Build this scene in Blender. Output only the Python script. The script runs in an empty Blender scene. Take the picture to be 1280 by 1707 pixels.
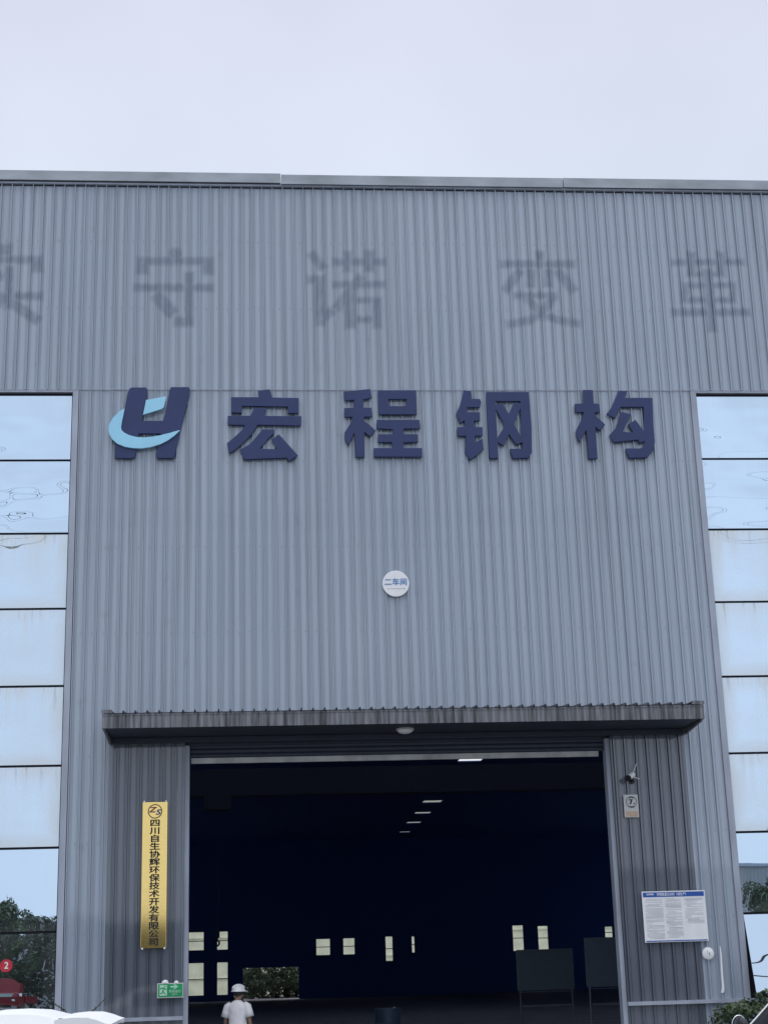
import bpy, bmesh, math, random
from mathutils import Vector, Matrix
R_ = math.radians
scene = bpy.context.scene
COL = scene.collection
rng = random.Random(7)

# ------------------------------------------------------------------ camera, sky, sun, exposure
cd = bpy.data.cameras.new('camera')
cam = bpy.data.objects.new('camera', cd)
COL.objects.link(cam)
cd.sensor_fit = 'VERTICAL'
cd.sensor_height = 24.0
cd.lens = 2600.0 / 1707.0 * 24.0
cd.clip_start, cd.clip_end = 0.1, 3000.0
PITCH, YAW, ROLL = 0.287710952, 0.0868477614, -0.0297088247
_f = Vector((math.sin(YAW) * math.cos(PITCH), math.cos(YAW) * math.cos(PITCH), math.sin(PITCH)))
_r0 = Vector((math.cos(YAW), -math.sin(YAW), 0))
_u0 = _r0.cross(_f)
_r = math.cos(ROLL) * _r0 + math.sin(ROLL) * _u0
_u = -math.sin(ROLL) * _r0 + math.cos(ROLL) * _u0
cam.matrix_world = Matrix(((_r.x, _u.x, -_f.x, 0.0), (_r.y, _u.y, -_f.y, -29.61), (_r.z, _u.z, -_f.z, 1.75), (0, 0, 0, 1)))
scene.camera = cam

SUN_EL, SUN_AZ = R_(68), R_(190)          # azimuth clockwise from +y: behind the camera, a little to its left
world = bpy.data.worlds.new('World')
scene.world = world
world.use_nodes = True
wn, wl = world.node_tree.nodes, world.node_tree.links
wn.clear()
w_out = wn.new('ShaderNodeOutputWorld')
w_bg = wn.new('ShaderNodeBackground')
w_bg.inputs['Strength'].default_value = 0.1
sky = wn.new('ShaderNodeTexSky')
sky.sky_type = 'NISHITA'
sky.sun_disc = False
sky.sun_elevation = SUN_EL
sky.sun_rotation = SUN_AZ
sky.dust_density = 3.0
wtc = wn.new('ShaderNodeTexCoord')
wsep = wn.new('ShaderNodeSeparateXYZ')
wl.new(wtc.outputs['Generated'], wsep.inputs[0])
wr = wn.new('ShaderNodeValToRGB')           # cloud deck: pale at the horizon, a little greyer overhead
wr.color_ramp.elements[0].position = 0.0
wr.color_ramp.elements[0].color = (0.80, 0.89, 1.05, 1)
wr.color_ramp.elements[1].position = 1.0
wr.color_ramp.elements[1].color = (1.85, 1.90, 2.05, 1)
e = wr.color_ramp.elements.new(0.30); e.color = (0.77, 0.86, 1.03, 1)
e = wr.color_ramp.elements.new(0.47); e.color = (0.79, 0.86, 1.005, 1)
e = wr.color_ramp.elements.new(0.57); e.color = (0.745, 0.782, 0.92, 1)
e = wr.color_ramp.elements.new(0.78); e.color = (1.25, 1.30, 1.45, 1)
wl.new(wsep.outputs['Z'], wr.inputs['Fac'])
wnz = wn.new('ShaderNodeTexNoise')
wnz.inputs['Scale'].default_value = 3.0
wnz.inputs['Detail'].default_value = 5.0
wl.new(wtc.outputs['Generated'], wnz.inputs['Vector'])
wmr = wn.new('ShaderNodeMapRange')
wmr.inputs['From Min'].default_value = 0.3; wmr.inputs['From Max'].default_value = 0.7
wmr.inputs['To Min'].default_value = 8.9; wmr.inputs['To Max'].default_value = 10.45
wl.new(wnz.outputs['Fac'], wmr.inputs['Value'])
wsc = wn.new('ShaderNodeVectorMath'); wsc.operation = 'SCALE'
wl.new(wr.outputs['Color'], wsc.inputs[0]); wl.new(wmr.outputs['Result'], wsc.inputs['Scale'])
wmx = wn.new('ShaderNodeMix'); wmx.data_type = 'RGBA'
wmx.inputs[0].default_value = 0.92
wl.new(sky.outputs['Color'], wmx.inputs[6]); wl.new(wsc.outputs[0], wmx.inputs[7])
wl.new(wmx.outputs[2], w_bg.inputs['Color'])
wl.new(w_bg.outputs[0], w_out.inputs[0])

sd = bpy.data.lights.new('sun', 'SUN')
sd.energy = 0.6
sd.angle = R_(40)
sd.color = (1.0, 0.97, 0.93)
sun = bpy.data.objects.new('sun', sd)
COL.objects.link(sun)
_sd = Vector((math.sin(SUN_AZ) * math.cos(SUN_EL), math.cos(SUN_AZ) * math.cos(SUN_EL), math.sin(SUN_EL)))
sun.rotation_euler = (-_sd).to_track_quat('-Z', 'Y').to_euler()
sun.location = (0, -20, 40)

scene.view_settings.view_transform = 'Standard'
scene.view_settings.look = 'None'
scene.view_settings.exposure = 0.0
scene.view_settings.gamma = 1.0
scene.render.engine = 'CYCLES'
scene.cycles.use_denoising = True
scene.cycles.max_bounces = 8

# ------------------------------------------------------------------ helpers
class MB:
    """collects faces; build() links them as one mesh object"""
    def __init__(s): s.v, s.f, s.m = [], [], []
    def add(s, vs, fs, mi=0):
        n = len(s.v)
        s.v += [tuple(v) for v in vs]
        s.f += [tuple(i + n for i in f) for f in fs]
        s.m += [mi] * len(fs)
    def box(s, x0, x1, y0, y1, z0, z1, mi=0):
        s.add([(x0,y0,z0),(x1,y0,z0),(x1,y1,z0),(x0,y1,z0),(x0,y0,z1),(x1,y0,z1),(x1,y1,z1),(x0,y1,z1)],
              [(0,3,2,1),(4,5,6,7),(0,1,5,4),(1,2,6,5),(2,3,7,6),(3,0,4,7)], mi)
    def ring_loft(s, rings, mi=0, cap=True):
        n = len(rings[0]); base = len(s.v)
        for r in rings: s.v += [tuple(p) for p in r]
        for a in range(len(rings) - 1):
            for k in range(n):
                k2 = (k + 1) % n
                s.f.append((base + a*n + k, base + a*n + k2, base + (a+1)*n + k2, base + (a+1)*n + k)); s.m.append(mi)
        if cap:
            s.f.append(tuple(base + k for k in reversed(range(n)))); s.m.append(mi)
            s.f.append(tuple(base + (len(rings)-1)*n + k for k in range(n))); s.m.append(mi)
    def tube(s, pts, rad, n=8, mi=0):
        pts = [Vector(p) for p in pts]; rings = []
        for i, p in enumerate(pts):
            d = (pts[min(i+1, len(pts)-1)] - pts[max(i-1, 0)]).normalized()
            a = d.orthogonal().normalized() if i == 0 else (a - d * a.dot(d)).normalized()
            b = d.cross(a)
            r = rad[i] if isinstance(rad, (list, tuple)) else rad
            rings.append([p + r * (math.cos(2*math.pi*k/n) * a + math.sin(2*math.pi*k/n) * b) for k in range(n)])
        s.ring_loft(rings, mi)
    def disc(s, c, axis, r, th, n=32, mi=0, r2=None):
        c = Vector(c); ax = Vector(axis).normalized(); a = ax.orthogonal().normalized(); b = ax.cross(a)
        r2 = r if r2 is None else r2
        s.ring_loft([[c + o * ax + q * (math.cos(2*math.pi*k/n) * a + math.sin(2*math.pi*k/n) * b) for k in range(n)] for o, q in ((0, r), (th, r2))], mi)
    def ell(s, c, rx, ry, rz, nu=16, nv=10, z0=-1.0, mi=0):
        """ellipsoid, cut below z0 (in unit z)"""
        t0 = math.asin(max(-1, z0)); rings = []
        for j in range(nv + 1):
            t = t0 + (math.pi/2 - t0) * j / nv
            ct, st = max(math.cos(t), 0.02), math.sin(t)
            rings.append([(c[0] + rx*ct*math.cos(2*math.pi*k/nu), c[1] + ry*ct*math.sin(2*math.pi*k/nu), c[2] + rz*st) for k in range(nu)])
        s.ring_loft(rings, mi)
    def mesh(s, name, mats, smooth=False, off=(0,0,0)):
        me = bpy.data.meshes.new(name)
        me.from_pydata([(v[0]-off[0], v[1]-off[1], v[2]-off[2]) for v in s.v], [], s.f)
        for m in (mats if isinstance(mats, (list, tuple)) else [mats]): me.materials.append(m)
        me.polygons.foreach_set('material_index', s.m)
        bm = bmesh.new(); bm.from_mesh(me); bmesh.ops.recalc_face_normals(bm, faces=bm.faces); bm.to_mesh(me); bm.free()
        if smooth:
            me.polygons.foreach_set('use_smooth', [True]*len(me.polygons))
            me.set_sharp_from_angle(angle=R_(40))
        me.update()
        return me
    def build(s, name, mats, parent=None, smooth=False, local=False):
        off = (0, 0, 0) if (parent is None or local) else origin(parent)
        o = bpy.data.objects.new(name, s.mesh(name, mats, smooth, off))
        COL.objects.link(o)
        if parent is not None: o.parent = parent
        return o

def origin(o):
    p = Vector((0, 0, 0))
    while o is not None:
        p += o.location; o = o.parent
    return p

def tag(o, label=None, cat=None, group=None, kind=None):
    if label: o['label'] = label
    if cat: o['category'] = cat
    if group: o['group'] = group
    if kind: o['kind'] = kind
    return o

def thing(name, label, cat, loc=(0,0,0), rz=0.0, group=None):
    o = bpy.data.objects.new(name, None)
    o.empty_display_size = 0.3
    COL.objects.link(o)
    o.location = loc; o.rotation_euler = (0, 0, rz)
    return tag(o, label, cat, group)

def dup(root, loc, rz=None, scale=None, label=None):
    r = root.copy(); COL.objects.link(r); r.location = loc
    if rz is not None: r.rotation_euler = (0, 0, rz)
    if scale: r.scale = (scale,)*3
    if label: r['label'] = label
    for ch in root.children:
        c = ch.copy(); COL.objects.link(c); c.parent = r
        for g in ch.children:
            d = g.copy(); COL.objects.link(d); d.parent = c
    return r

def from_curve(name, splines, th, mat, parent, y_front, bevel=0.006):
    """flat outline(s) in the wall's x-z plane, holes included, th metres thick, front face at y_front"""
    cu = bpy.data.curves.new(name, 'CURVE'); cu.dimensions = '2D'; cu.fill_mode = 'BOTH'
    cu.extrude = th/2 - bevel; cu.bevel_depth = bevel; cu.bevel_resolution = 1; cu.offset = -bevel
    for pts in splines:
        sp = cu.splines.new('POLY'); sp.points.add(len(pts)-1)
        for p, q in zip(sp.points, pts): p.co = (q[0], q[1], 0, 1)
        sp.use_cyclic_u = True
    return curve_to_obj(cu, name, mat, parent, (0, y_front + th/2, 0))

def curve_to_obj(cu, name, mat, parent, at, sx=1.0, extra=None):
    tmp = bpy.data.objects.new('tmp_outline', cu); COL.objects.link(tmp)
    dg = bpy.context.evaluated_depsgraph_get()
    me = bpy.data.meshes.new_from_object(tmp.evaluated_get(dg))
    bpy.data.objects.remove(tmp)
    me.name = name
    M = Matrix.Translation(at) @ (extra or Matrix.Identity(4)) @ Matrix.Rotation(R_(90), 4, 'X') @ Matrix.Diagonal((sx, 1, 1, 1))
    if parent is not None: M = Matrix.Translation(-origin(parent)) @ M
    me.transform(M)
    me.materials.clear(); me.materials.append(mat)
    o = bpy.data.objects.new(name, me); COL.objects.link(o)
    if parent is not None: o.parent = parent
    return o

def text(name, body, size, at, mat, parent, th=0.004, sx=1.0, bold=0.0, shear=0.0, extra=None, spacing=1.0):
    """lettering that stands on a face looking towards -y, centred on `at`"""
    cu = bpy.data.curves.new(name, 'FONT'); cu.body = body; cu.size = size
    cu.align_x = 'CENTER'; cu.align_y = 'CENTER'; cu.extrude = th/2; cu.shear = shear
    cu.space_character = spacing
    o = curve_to_obj(cu, name, mat, parent, at, sx, extra)
    if bold:                                        # heavier strokes: the same outline a hair to each side
        me = o.data; n = len(me.vertices)
        V = [v.co.copy() for v in me.vertices]; F = [tuple(p.vertices) for p in me.polygons]; VV, FF = [], []
        for i, (dx, dz) in enumerate(((0,0), (-bold,0), (bold,0), (0,-bold*.6), (0,bold*.6))):
            VV += [(v.x + dx, v.y - .0003*i, v.z + dz) for v in V]; FF += [tuple(k + n*i for k in f) for f in F]
        m2 = bpy.data.meshes.new(name); m2.from_pydata(VV, [], FF); m2.materials.append(mat); o.data = m2
    return o

# ------------------------------------------------------------------ materials
def newmat(name):
    m = bpy.data.materials.new(name); m.use_nodes = True
    n = m.node_tree.nodes; l = m.node_tree.links
    return m, n, l, n['Principled BSDF']

def mat(name, col, rough=0.6, metal=0.0, var=0.12, scale=6.0, spec=0.5, bump=0.0, bscale=30.0, stretch=None, coat=0.0):
    """plain paint, metal or plastic with a little uneven wear"""
    m, n, l, b = newmat(name)
    b.inputs['Roughness'].default_value = rough
    b.inputs['Metallic'].default_value = metal
    b.inputs['Specular IOR Level'].default_value = spec
    b.inputs['Coat Weight'].default_value = coat
    tc = n.new('ShaderNodeTexCoord'); mp = n.new('ShaderNodeMapping')
    if stretch: mp.inputs['Scale'].default_value = stretch
    l.new(tc.outputs['Object'], mp.inputs['Vector'])
    nz = n.new('ShaderNodeTexNoise'); nz.inputs['Scale'].default_value = scale; nz.inputs['Detail'].default_value = 5
    l.new(mp.outputs[0], nz.inputs['Vector'])
    mr = n.new('ShaderNodeMapRange'); mr.inputs['From Min'].default_value = 0.3; mr.inputs['From Max'].default_value = 0.7
    mr.inputs['To Min'].default_value = 1 - var; mr.inputs['To Max'].default_value = 1 + var
    l.new(nz.outputs['Fac'], mr.inputs['Value'])
    vm = n.new('ShaderNodeVectorMath'); vm.operation = 'SCALE'; vm.inputs[0].default_value = col
    l.new(mr.outputs[0], vm.inputs['Scale']); l.new(vm.outputs[0], b.inputs['Base Color'])
    if bump:
        nb = n.new('ShaderNodeTexNoise'); nb.inputs['Scale'].default_value = bscale
        l.new(tc.outputs['Object'], nb.inputs['Vector'])
        bp = n.new('ShaderNodeBump'); bp.inputs['Strength'].default_value = bump; bp.inputs['Distance'].default_value = 0.02
        l.new(nb.outputs['Fac'], bp.inputs['Height']); l.new(bp.outputs[0], b.inputs['Normal'])
    return m

def cladding(name, c0, c1, rough, streak=0.5, spec=0.5):
    """coated steel sheet: slow colour drift from sheet to sheet, rain streaks, dirt, faded lettering from the 'stain' attribute"""
    m, n, l, b = newmat(name)
    b.inputs['Specular IOR Level'].default_value = spec
    b.inputs['Coat Weight'].default_value = 0.8; b.inputs['Coat Roughness'].default_value = 0.04; b.inputs['Coat IOR'].default_value = 1.85
    geo = n.new('ShaderNodeNewGeometry')
    def noise(sc, detail, mscale):
        mp = n.new('ShaderNodeMapping'); mp.inputs['Scale'].default_value = mscale
        l.new(geo.outputs['Position'], mp.inputs['Vector'])
        z = n.new('ShaderNodeTexNoise'); z.inputs['Scale'].default_value = sc; z.inputs['Detail'].default_value = detail
        l.new(mp.outputs[0], z.inputs['Vector']); return z.outputs['Fac']
    def rng_(v, a, b_, c, d):
        r = n.new('ShaderNodeMapRange'); r.inputs['From Min'].default_value = a; r.inputs['From Max'].default_value = b_
        r.inputs['To Min'].default_value = c; r.inputs['To Max'].default_value = d; l.new(v, r.inputs['Value']); return r.outputs[0]
    def mixc(f, a, b_):
        x = n.new('ShaderNodeMix'); x.data_type = 'RGBA'
        if hasattr(f, 'links'): l.new(f, x.inputs[0])
        else: x.inputs[0].default_value = f
        for s_, v in ((6, a), (7, b_)):
            if hasattr(v, 'links'): l.new(v, x.inputs[s_])
            else: x.inputs[s_].default_value = (*v, 1)
        return x.outputs[2]
    def mul(a, b_):
        x = n.new('ShaderNodeMath'); x.operation = 'MULTIPLY'
        for i, v in enumerate((a, b_)):
            if hasattr(v, 'links'): l.new(v, x.inputs[i])
            else: x.inputs[i].default_value = v
        return x.outputs[0]
    big = noise(0.35, 3, (1, 1, 0.45))
    c = mixc(rng_(big, 0.35, 0.65, 0, 1), c0, c1)
    sheet = noise(1.0, 0, (1.25, 0, 0.02))                      # each sheet weathered a little differently
    c = mixc(rng_(sheet, 0.35, 0.65, 0, 0.22), c, tuple(v*0.78 for v in c0))
    st = noise(13.0, 2, (1, 0.15, 0.010))                         # rain streaks
    c = mixc(rng_(st, 0.50, 0.72, 0, streak), c, tuple(v*0.55 for v in c0))
    st2 = noise(17.0, 2, (1, 0.15, 0.008))                      # pale wash marks
    c = mixc(rng_(st2, 0.55, 0.75, 0, streak*0.45), c, tuple(min(1, v*1.35) for v in c1))
    grime = noise(2.6, 8, (1, 1, 0.8))
    c = mixc(rng_(grime, 0.64, 0.8, 0, 0.22), c, (0.10, 0.11, 0.12))
    at = n.new('ShaderNodeAttribute'); at.attribute_name = 'stain'
    wear = noise(7.0, 5, (1, 1, 0.6))
    c = mixc(mul(at.outputs['Fac'], rng_(wear, 0.3, 0.7, 0.45, 0.72)), c, (0.100, 0.142, 0.222))
    l.new(c, b.inputs['Base Color'])
    l.new(rng_(grime, 0.3, 0.8, rough, rough + 0.18), b.inputs['Roughness'])
    wob = noise(1.4, 2, (1, 1, 0.5))                           # the sheets are not quite flat
    bp = n.new('ShaderNodeBump'); bp.inputs['Strength'].default_value = 0.35; bp.inputs['Distance'].default_value = 0.03
    l.new(wob, bp.inputs['Height']); l.new(bp.outputs[0], b.inputs['Normal'])
    return m

def mirror_glass(name, dirt, wave):
    """coated reflecting glass: bluish mirror, wavy, with washed-down dirt under each transom"""
    m, n, l, b = newmat(name)
    b.inputs['Metallic'].default_value = 1.0
    b.inputs['Roughness'].default_value = 0.0
    b.inputs['Base Color'].default_value = (0.67, 0.805, 0.92, 1)
    tc = n.new('ShaderNodeTexCoord'); geo = n.new('ShaderNodeNewGeometry')
    nz = n.new('ShaderNodeTexNoise'); nz.inputs['Scale'].default_value = 1.3; nz.inputs['Detail'].default_value = 1.0
    mp = n.new('ShaderNodeMapping'); mp.inputs['Scale'].default_value = (0.6, 1, 1.2)
    l.new(geo.outputs['Position'], mp.inputs['Vector']); l.new(mp.outputs[0], nz.inputs['Vector'])
    bp = n.new('ShaderNodeBump'); bp.inputs['Strength'].default_value = 1.0; bp.inputs['Distance'].default_value = wave
    l.new(nz.outputs['Fac'], bp.inputs['Height']); l.new(bp.outputs[0], b.inputs['Normal'])
    d = n.new('ShaderNodeBsdfDiffuse'); d.inputs['Color'].default_value = (0.78, 0.83, 0.85, 1)
    sep = n.new('ShaderNodeSeparateXYZ'); l.new(tc.outputs['Generated'], sep.inputs[0])
    def m1(op, a, b_=0.0, cl=False):
        x = n.new('ShaderNodeMath'); x.operation = op; x.use_clamp = cl
        for i, v in enumerate((a, b_)):
            if hasattr(v, 'links'): l.new(v, x.inputs[i])
            else: x.inputs[i].default_value = v
        return x.outputs[0]
    def rg(v, a, b_, c, e_, sm=False):
        r = n.new('ShaderNodeMapRange'); r.inputs['From Min'].default_value = a; r.inputs['From Max'].default_value = b_
        r.inputs['To Min'].default_value = c; r.inputs['To Max'].default_value = e_; l.new(v, r.inputs['Value'])
        if sm: r.interpolation_type = 'SMOOTHSTEP'
        return r.outputs[0]
    def nzs(sc, det, ms):
        mp_ = n.new('ShaderNodeMapping'); mp_.inputs['Scale'].default_value = ms; l.new(geo.outputs['Position'], mp_.inputs['Vector'])
        z = n.new('ShaderNodeTexNoise'); z.inputs['Scale'].default_value = sc; z.inputs['Detail'].default_value = det
        l.new(mp_.outputs[0], z.inputs['Vector']); return z.outputs['Fac']
    ex_ = m1('MULTIPLY', m1('ABSOLUTE', m1('SUBTRACT', sep.outputs['X'], 0.5)), 2.0)
    edge = m1('MAXIMUM', rg(ex_, 0.72, 1.0, 0, 1, True), m1('MAXIMUM', rg(sep.outputs['Z'], 0.75, 1.0, 0, 0.8, True), rg(sep.outputs['Z'], 0.22, 0.0, 0, 1.0, True)))
    runs = m1('MULTIPLY', rg(nzs(5.0, 4, (1, 1, 0.07)), 0.45, 0.72, 0, 1), rg(sep.outputs['Z'], 0.25, 1.0, 0, 1))
    film = rg(nzs(0.9, 3, (1, 1, 1.2)), 0.35, 0.68, 0, 1)
    tot = m1('ADD', m1('MULTIPLY', edge, 0.55), m1('ADD', m1('MULTIPLY', runs, 0.55), m1('MULTIPLY', film, 0.35)))
    fac = m1('MULTIPLY', tot, dirt, True)
    # grey-brown drips under the transom
    drip = m1('MULTIPLY', rg(nzs(11.0, 3, (1, 1, 0.10)), 0.56, 0.70, 0, 1), rg(sep.outputs['Z'], 0.66, 1.0, 0, 0.8))
    dm = n.new('ShaderNodeMix'); dm.data_type = 'RGBA'; dm.inputs[6].default_value = (0.78, 0.83, 0.85, 1); dm.inputs[7].default_value = (0.40, 0.43, 0.44, 1)
    l.new(drip, dm.inputs[0]); l.new(dm.outputs[2], d.inputs['Color'])
    a4 = n.new('ShaderNodeMath'); a4.operation = 'ADD'; a4.inputs[1].default_value = dirt*0.12; a4.use_clamp = True
    l.new(fac, a4.inputs[0])
    mx = n.new('ShaderNodeMixShader'); l.new(a4.outputs[0], mx.inputs[0]); l.new(b.outputs[0], mx.inputs[1]); l.new(d.outputs[0], mx.inputs[2])
    l.new(mx.outputs[0], n['Material Output'].inputs['Surface'])
    return m

def clear_glass(name, tint=(0.8, 0.85, 0.85), refl=0.12):
    m, n, l, b = newmat(name)
    n.remove(b)
    t = n.new('ShaderNodeBsdfTransparent'); t.inputs['Color'].default_value = (*tint, 1)
    g = n.new('ShaderNodeBsdfGlossy'); g.inputs['Roughness'].default_value = 0.03
    x = n.new('ShaderNodeMixShader'); x.inputs[0].default_value = refl
    l.new(t.outputs[0], x.inputs[1]); l.new(g.outputs[0], x.inputs[2]); l.new(x.outputs[0], n['Material Output'].inputs['Surface'])
    return m

def leafmat(name, c0, c1):
    m, n, l, b = newmat(name)
    b.inputs['Roughness'].default_value = 0.55
    geo = n.new('ShaderNodeNewGeometry')
    nz = n.new('ShaderNodeTexNoise'); nz.inputs['Scale'].default_value = 1.7; nz.inputs['Detail'].default_value = 6
    l.new(geo.outputs['Position'], nz.inputs['Vector'])
    mr = n.new('ShaderNodeMapRange'); mr.inputs['From Min'].default_value = 0.35; mr.inputs['From Max'].default_value = 0.65
    l.new(nz.outputs['Fac'], mr.inputs['Value'])
    x = n.new('ShaderNodeMix'); x.data_type = 'RGBA'; x.inputs[6].default_value = (*c0, 1); x.inputs[7].default_value = (*c1, 1)
    l.new(mr.outputs[0], x.inputs[0]); l.new(x.outputs[2], b.inputs['Base Color'])
    return m

M = {}
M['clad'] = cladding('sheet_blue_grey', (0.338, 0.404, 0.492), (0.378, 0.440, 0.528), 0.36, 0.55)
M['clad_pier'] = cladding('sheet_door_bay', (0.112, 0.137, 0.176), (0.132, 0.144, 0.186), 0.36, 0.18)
M['flash'] = mat('flashing_grey', (0.38, 0.42, 0.50), 0.42, 0.0, 0.16, 3.0, stretch=(1, 1, 0.3))
M['screw'] = mat('screw_head', (0.20, 0.235, 0.29), 0.5)
M['cap'] = mat('parapet_flashing', (0.36, 0.40, 0.44), 0.4, 0.0, 0.22, 1.2, stretch=(1, 1, 2))
M['gap'] = mat('dark_joint', (0.012, 0.014, 0.022), 0.8)
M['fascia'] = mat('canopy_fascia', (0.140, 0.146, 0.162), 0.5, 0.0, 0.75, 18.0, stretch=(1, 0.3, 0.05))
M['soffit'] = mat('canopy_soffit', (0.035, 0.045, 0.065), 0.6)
M['shutter'] = mat('shutter_slats', (0.04, 0.05, 0.075), 0.45, 0.2)
M['bar'] = mat('shutter_bar', (0.42, 0.43, 0.42), 0.45, 0.2, 0.25, 3.0)
M['navy'] = mat('sign_navy', (0.020, 0.036, 0.128), 0.42, 0.0, 0.10, 2.0)
M['cyan'] = mat('sign_pale_blue', (0.36, 0.72, 0.93), 0.4, 0.0, 0.05, 2.0)
M['white'] = mat('white_enamel', (0.88, 0.89, 0.90), 0.4, 0.0, 0.05, 4.0)
M['offwhite'] = mat('off_white_plastic', (0.62, 0.63, 0.60), 0.45, 0.0, 0.1, 8.0)
M['peach'] = mat('peach_label', (0.62, 0.46, 0.34), 0.6)
M['ink'] = mat('dark_ink', (0.02, 0.018, 0.018), 0.6)
M['greyink'] = mat('grey_print', (0.38, 0.39, 0.42), 0.7)
M['blueink'] = mat('blue_print', (0.10, 0.26, 0.52), 0.6)
M['red'] = mat('red_vinyl', (0.55, 0.03, 0.05), 0.45)
M['boardblue'] = mat('board_blue', (0.02, 0.10, 0.42), 0.45)
M['brass'] = mat('brushed_brass', (0.98, 0.71, 0.25), 0.07, 0.88, 0.04, 5.0, stretch=(1, 1, 8))
M['zred'] = mat('emblem_red', (0.30, 0.07, 0.10), 0.5)
M['zblue'] = mat('emblem_blue', (0.05, 0.08, 0.25), 0.5)
M['exitgreen'] = mat('exit_green', (0.010, 0.33, 0.12), 0.4)
M['exitpale'] = mat('exit_pale_green', (0.50, 0.80, 0.62), 0.5)
M['steel'] = mat('galvanised_steel', (0.45, 0.46, 0.47), 0.4, 0.7, 0.2)
M['black'] = mat('black_plastic', (0.015, 0.015, 0.018), 0.45)
M['frame_al'] = mat('dark_aluminium', (0.03, 0.035, 0.05), 0.5, 0.3)
M['glassA'] = mirror_glass('mirror_glass_clean', 0.12, 0.045)
M['glassB'] = mirror_glass('mirror_glass_dusty', 0.80, 0.006)
M['glassC'] = mirror_glass('mirror_glass_low', 0.06, 0.0025)
M['clear'] = clear_glass('clear_glass', (0.92, 0.94, 0.92), 0.06)
M['inside'] = mat('hall_lining', (0.024, 0.080, 0.29), 0.8)  # lens veil over the dark hall put into a blue lining colour
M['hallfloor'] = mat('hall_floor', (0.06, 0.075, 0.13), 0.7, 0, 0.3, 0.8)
M['steelwork'] = mat('dark_steelwork', (0.02, 0.03, 0.08), 0.6)
M['concrete'] = mat('yard_concrete', (0.20, 0.20, 0.195), 0.85, 0, 0.2, 0.6, bump=0.2)
M['leaf'] = leafmat('leaf_green', (0.020, 0.050, 0.022), (0.060, 0.105, 0.040))
M['leaf2'] = leafmat('leaf_dark', (0.012, 0.032, 0.020), (0.035, 0.070, 0.035))
M['leaf3'] = leafmat('leaf_shrub', (0.030, 0.060, 0.025), (0.130, 0.170, 0.085))
M['bark'] = mat('bark', (0.10, 0.08, 0.06), 0.9, 0, 0.3, 8.0, bump=0.5)
M['cream'] = mat('cream_render', (0.82, 0.80, 0.62), 0.8, 0, 0.15, 0.7)
M['palegrey'] = mat('pale_shed_sheet', (0.40, 0.43, 0.45), 0.6, 0, 0.12, 0.5)

M['added_light_sheet'], n_, l_, p_ = newmat('added_light_sheet'); n_.remove(p_)  # translucent sheet of the added side bands that light the hall
t_ = n_.new('ShaderNodeBsdfTranslucent'); t_.inputs['Color'].default_value = (.75, .80, .86, 1)
l_.new(t_.outputs[0], n_['Material Output'].inputs['Surface'])
# outlines measured on the wall, metres (x, z)
LOGO_H = [[[-2.424,13.146],[-2.134,13.147],[-2.101,13.091],[-2.105,12.979],[-2.152,12.819],[-2.198,12.437],[-1.791,12.437],[-1.748,12.58],[-1.678,12.979],[-1.664,13.099],[-1.635,13.156],[-1.284,13.156],[-1.261,13.108],[-1.275,12.964],[-1.355,12.628],[-1.441,12.247],[-1.469,12.105],[-1.547,11.696],[-1.576,11.649],[-1.892,11.65],[-1.919,11.697],[-1.888,11.916],[-1.832,12.168],[-2.26,12.168],[-2.326,11.69],[-2.354,11.651],[-2.721,11.652],[-2.719,11.917],[-2.602,12.326],[-2.556,12.643],[-2.496,13.026],[-2.461,13.114]]]
SWOOSH = [[[-2.546,12.684],[-2.656,12.613],[-2.771,12.486],[-2.842,12.344],[-2.857,12.233],[-2.837,12.139],[-2.776,12.029],[-2.672,11.935],[-2.524,11.872],[-2.362,11.844],[-2.186,11.84],[-2.01,11.868],[-1.834,11.926],[-1.688,12.004],[-1.556,12.106],[-1.446,12.225],[-1.512,12.209],[-1.66,12.162],[-1.836,12.115],[-2.013,12.083],[-2.16,12.068],[-2.307,12.08],[-2.44,12.115],[-2.544,12.17],[-2.601,12.233],[-2.606,12.312],[-2.586,12.438]]]
LOZENGE = [[[-2.127,12.859],[-1.735,12.94],[-1.741,12.852],[-1.772,12.708],[-1.813,12.669],[-2.182,12.546],[-2.155,12.692]]]
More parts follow.
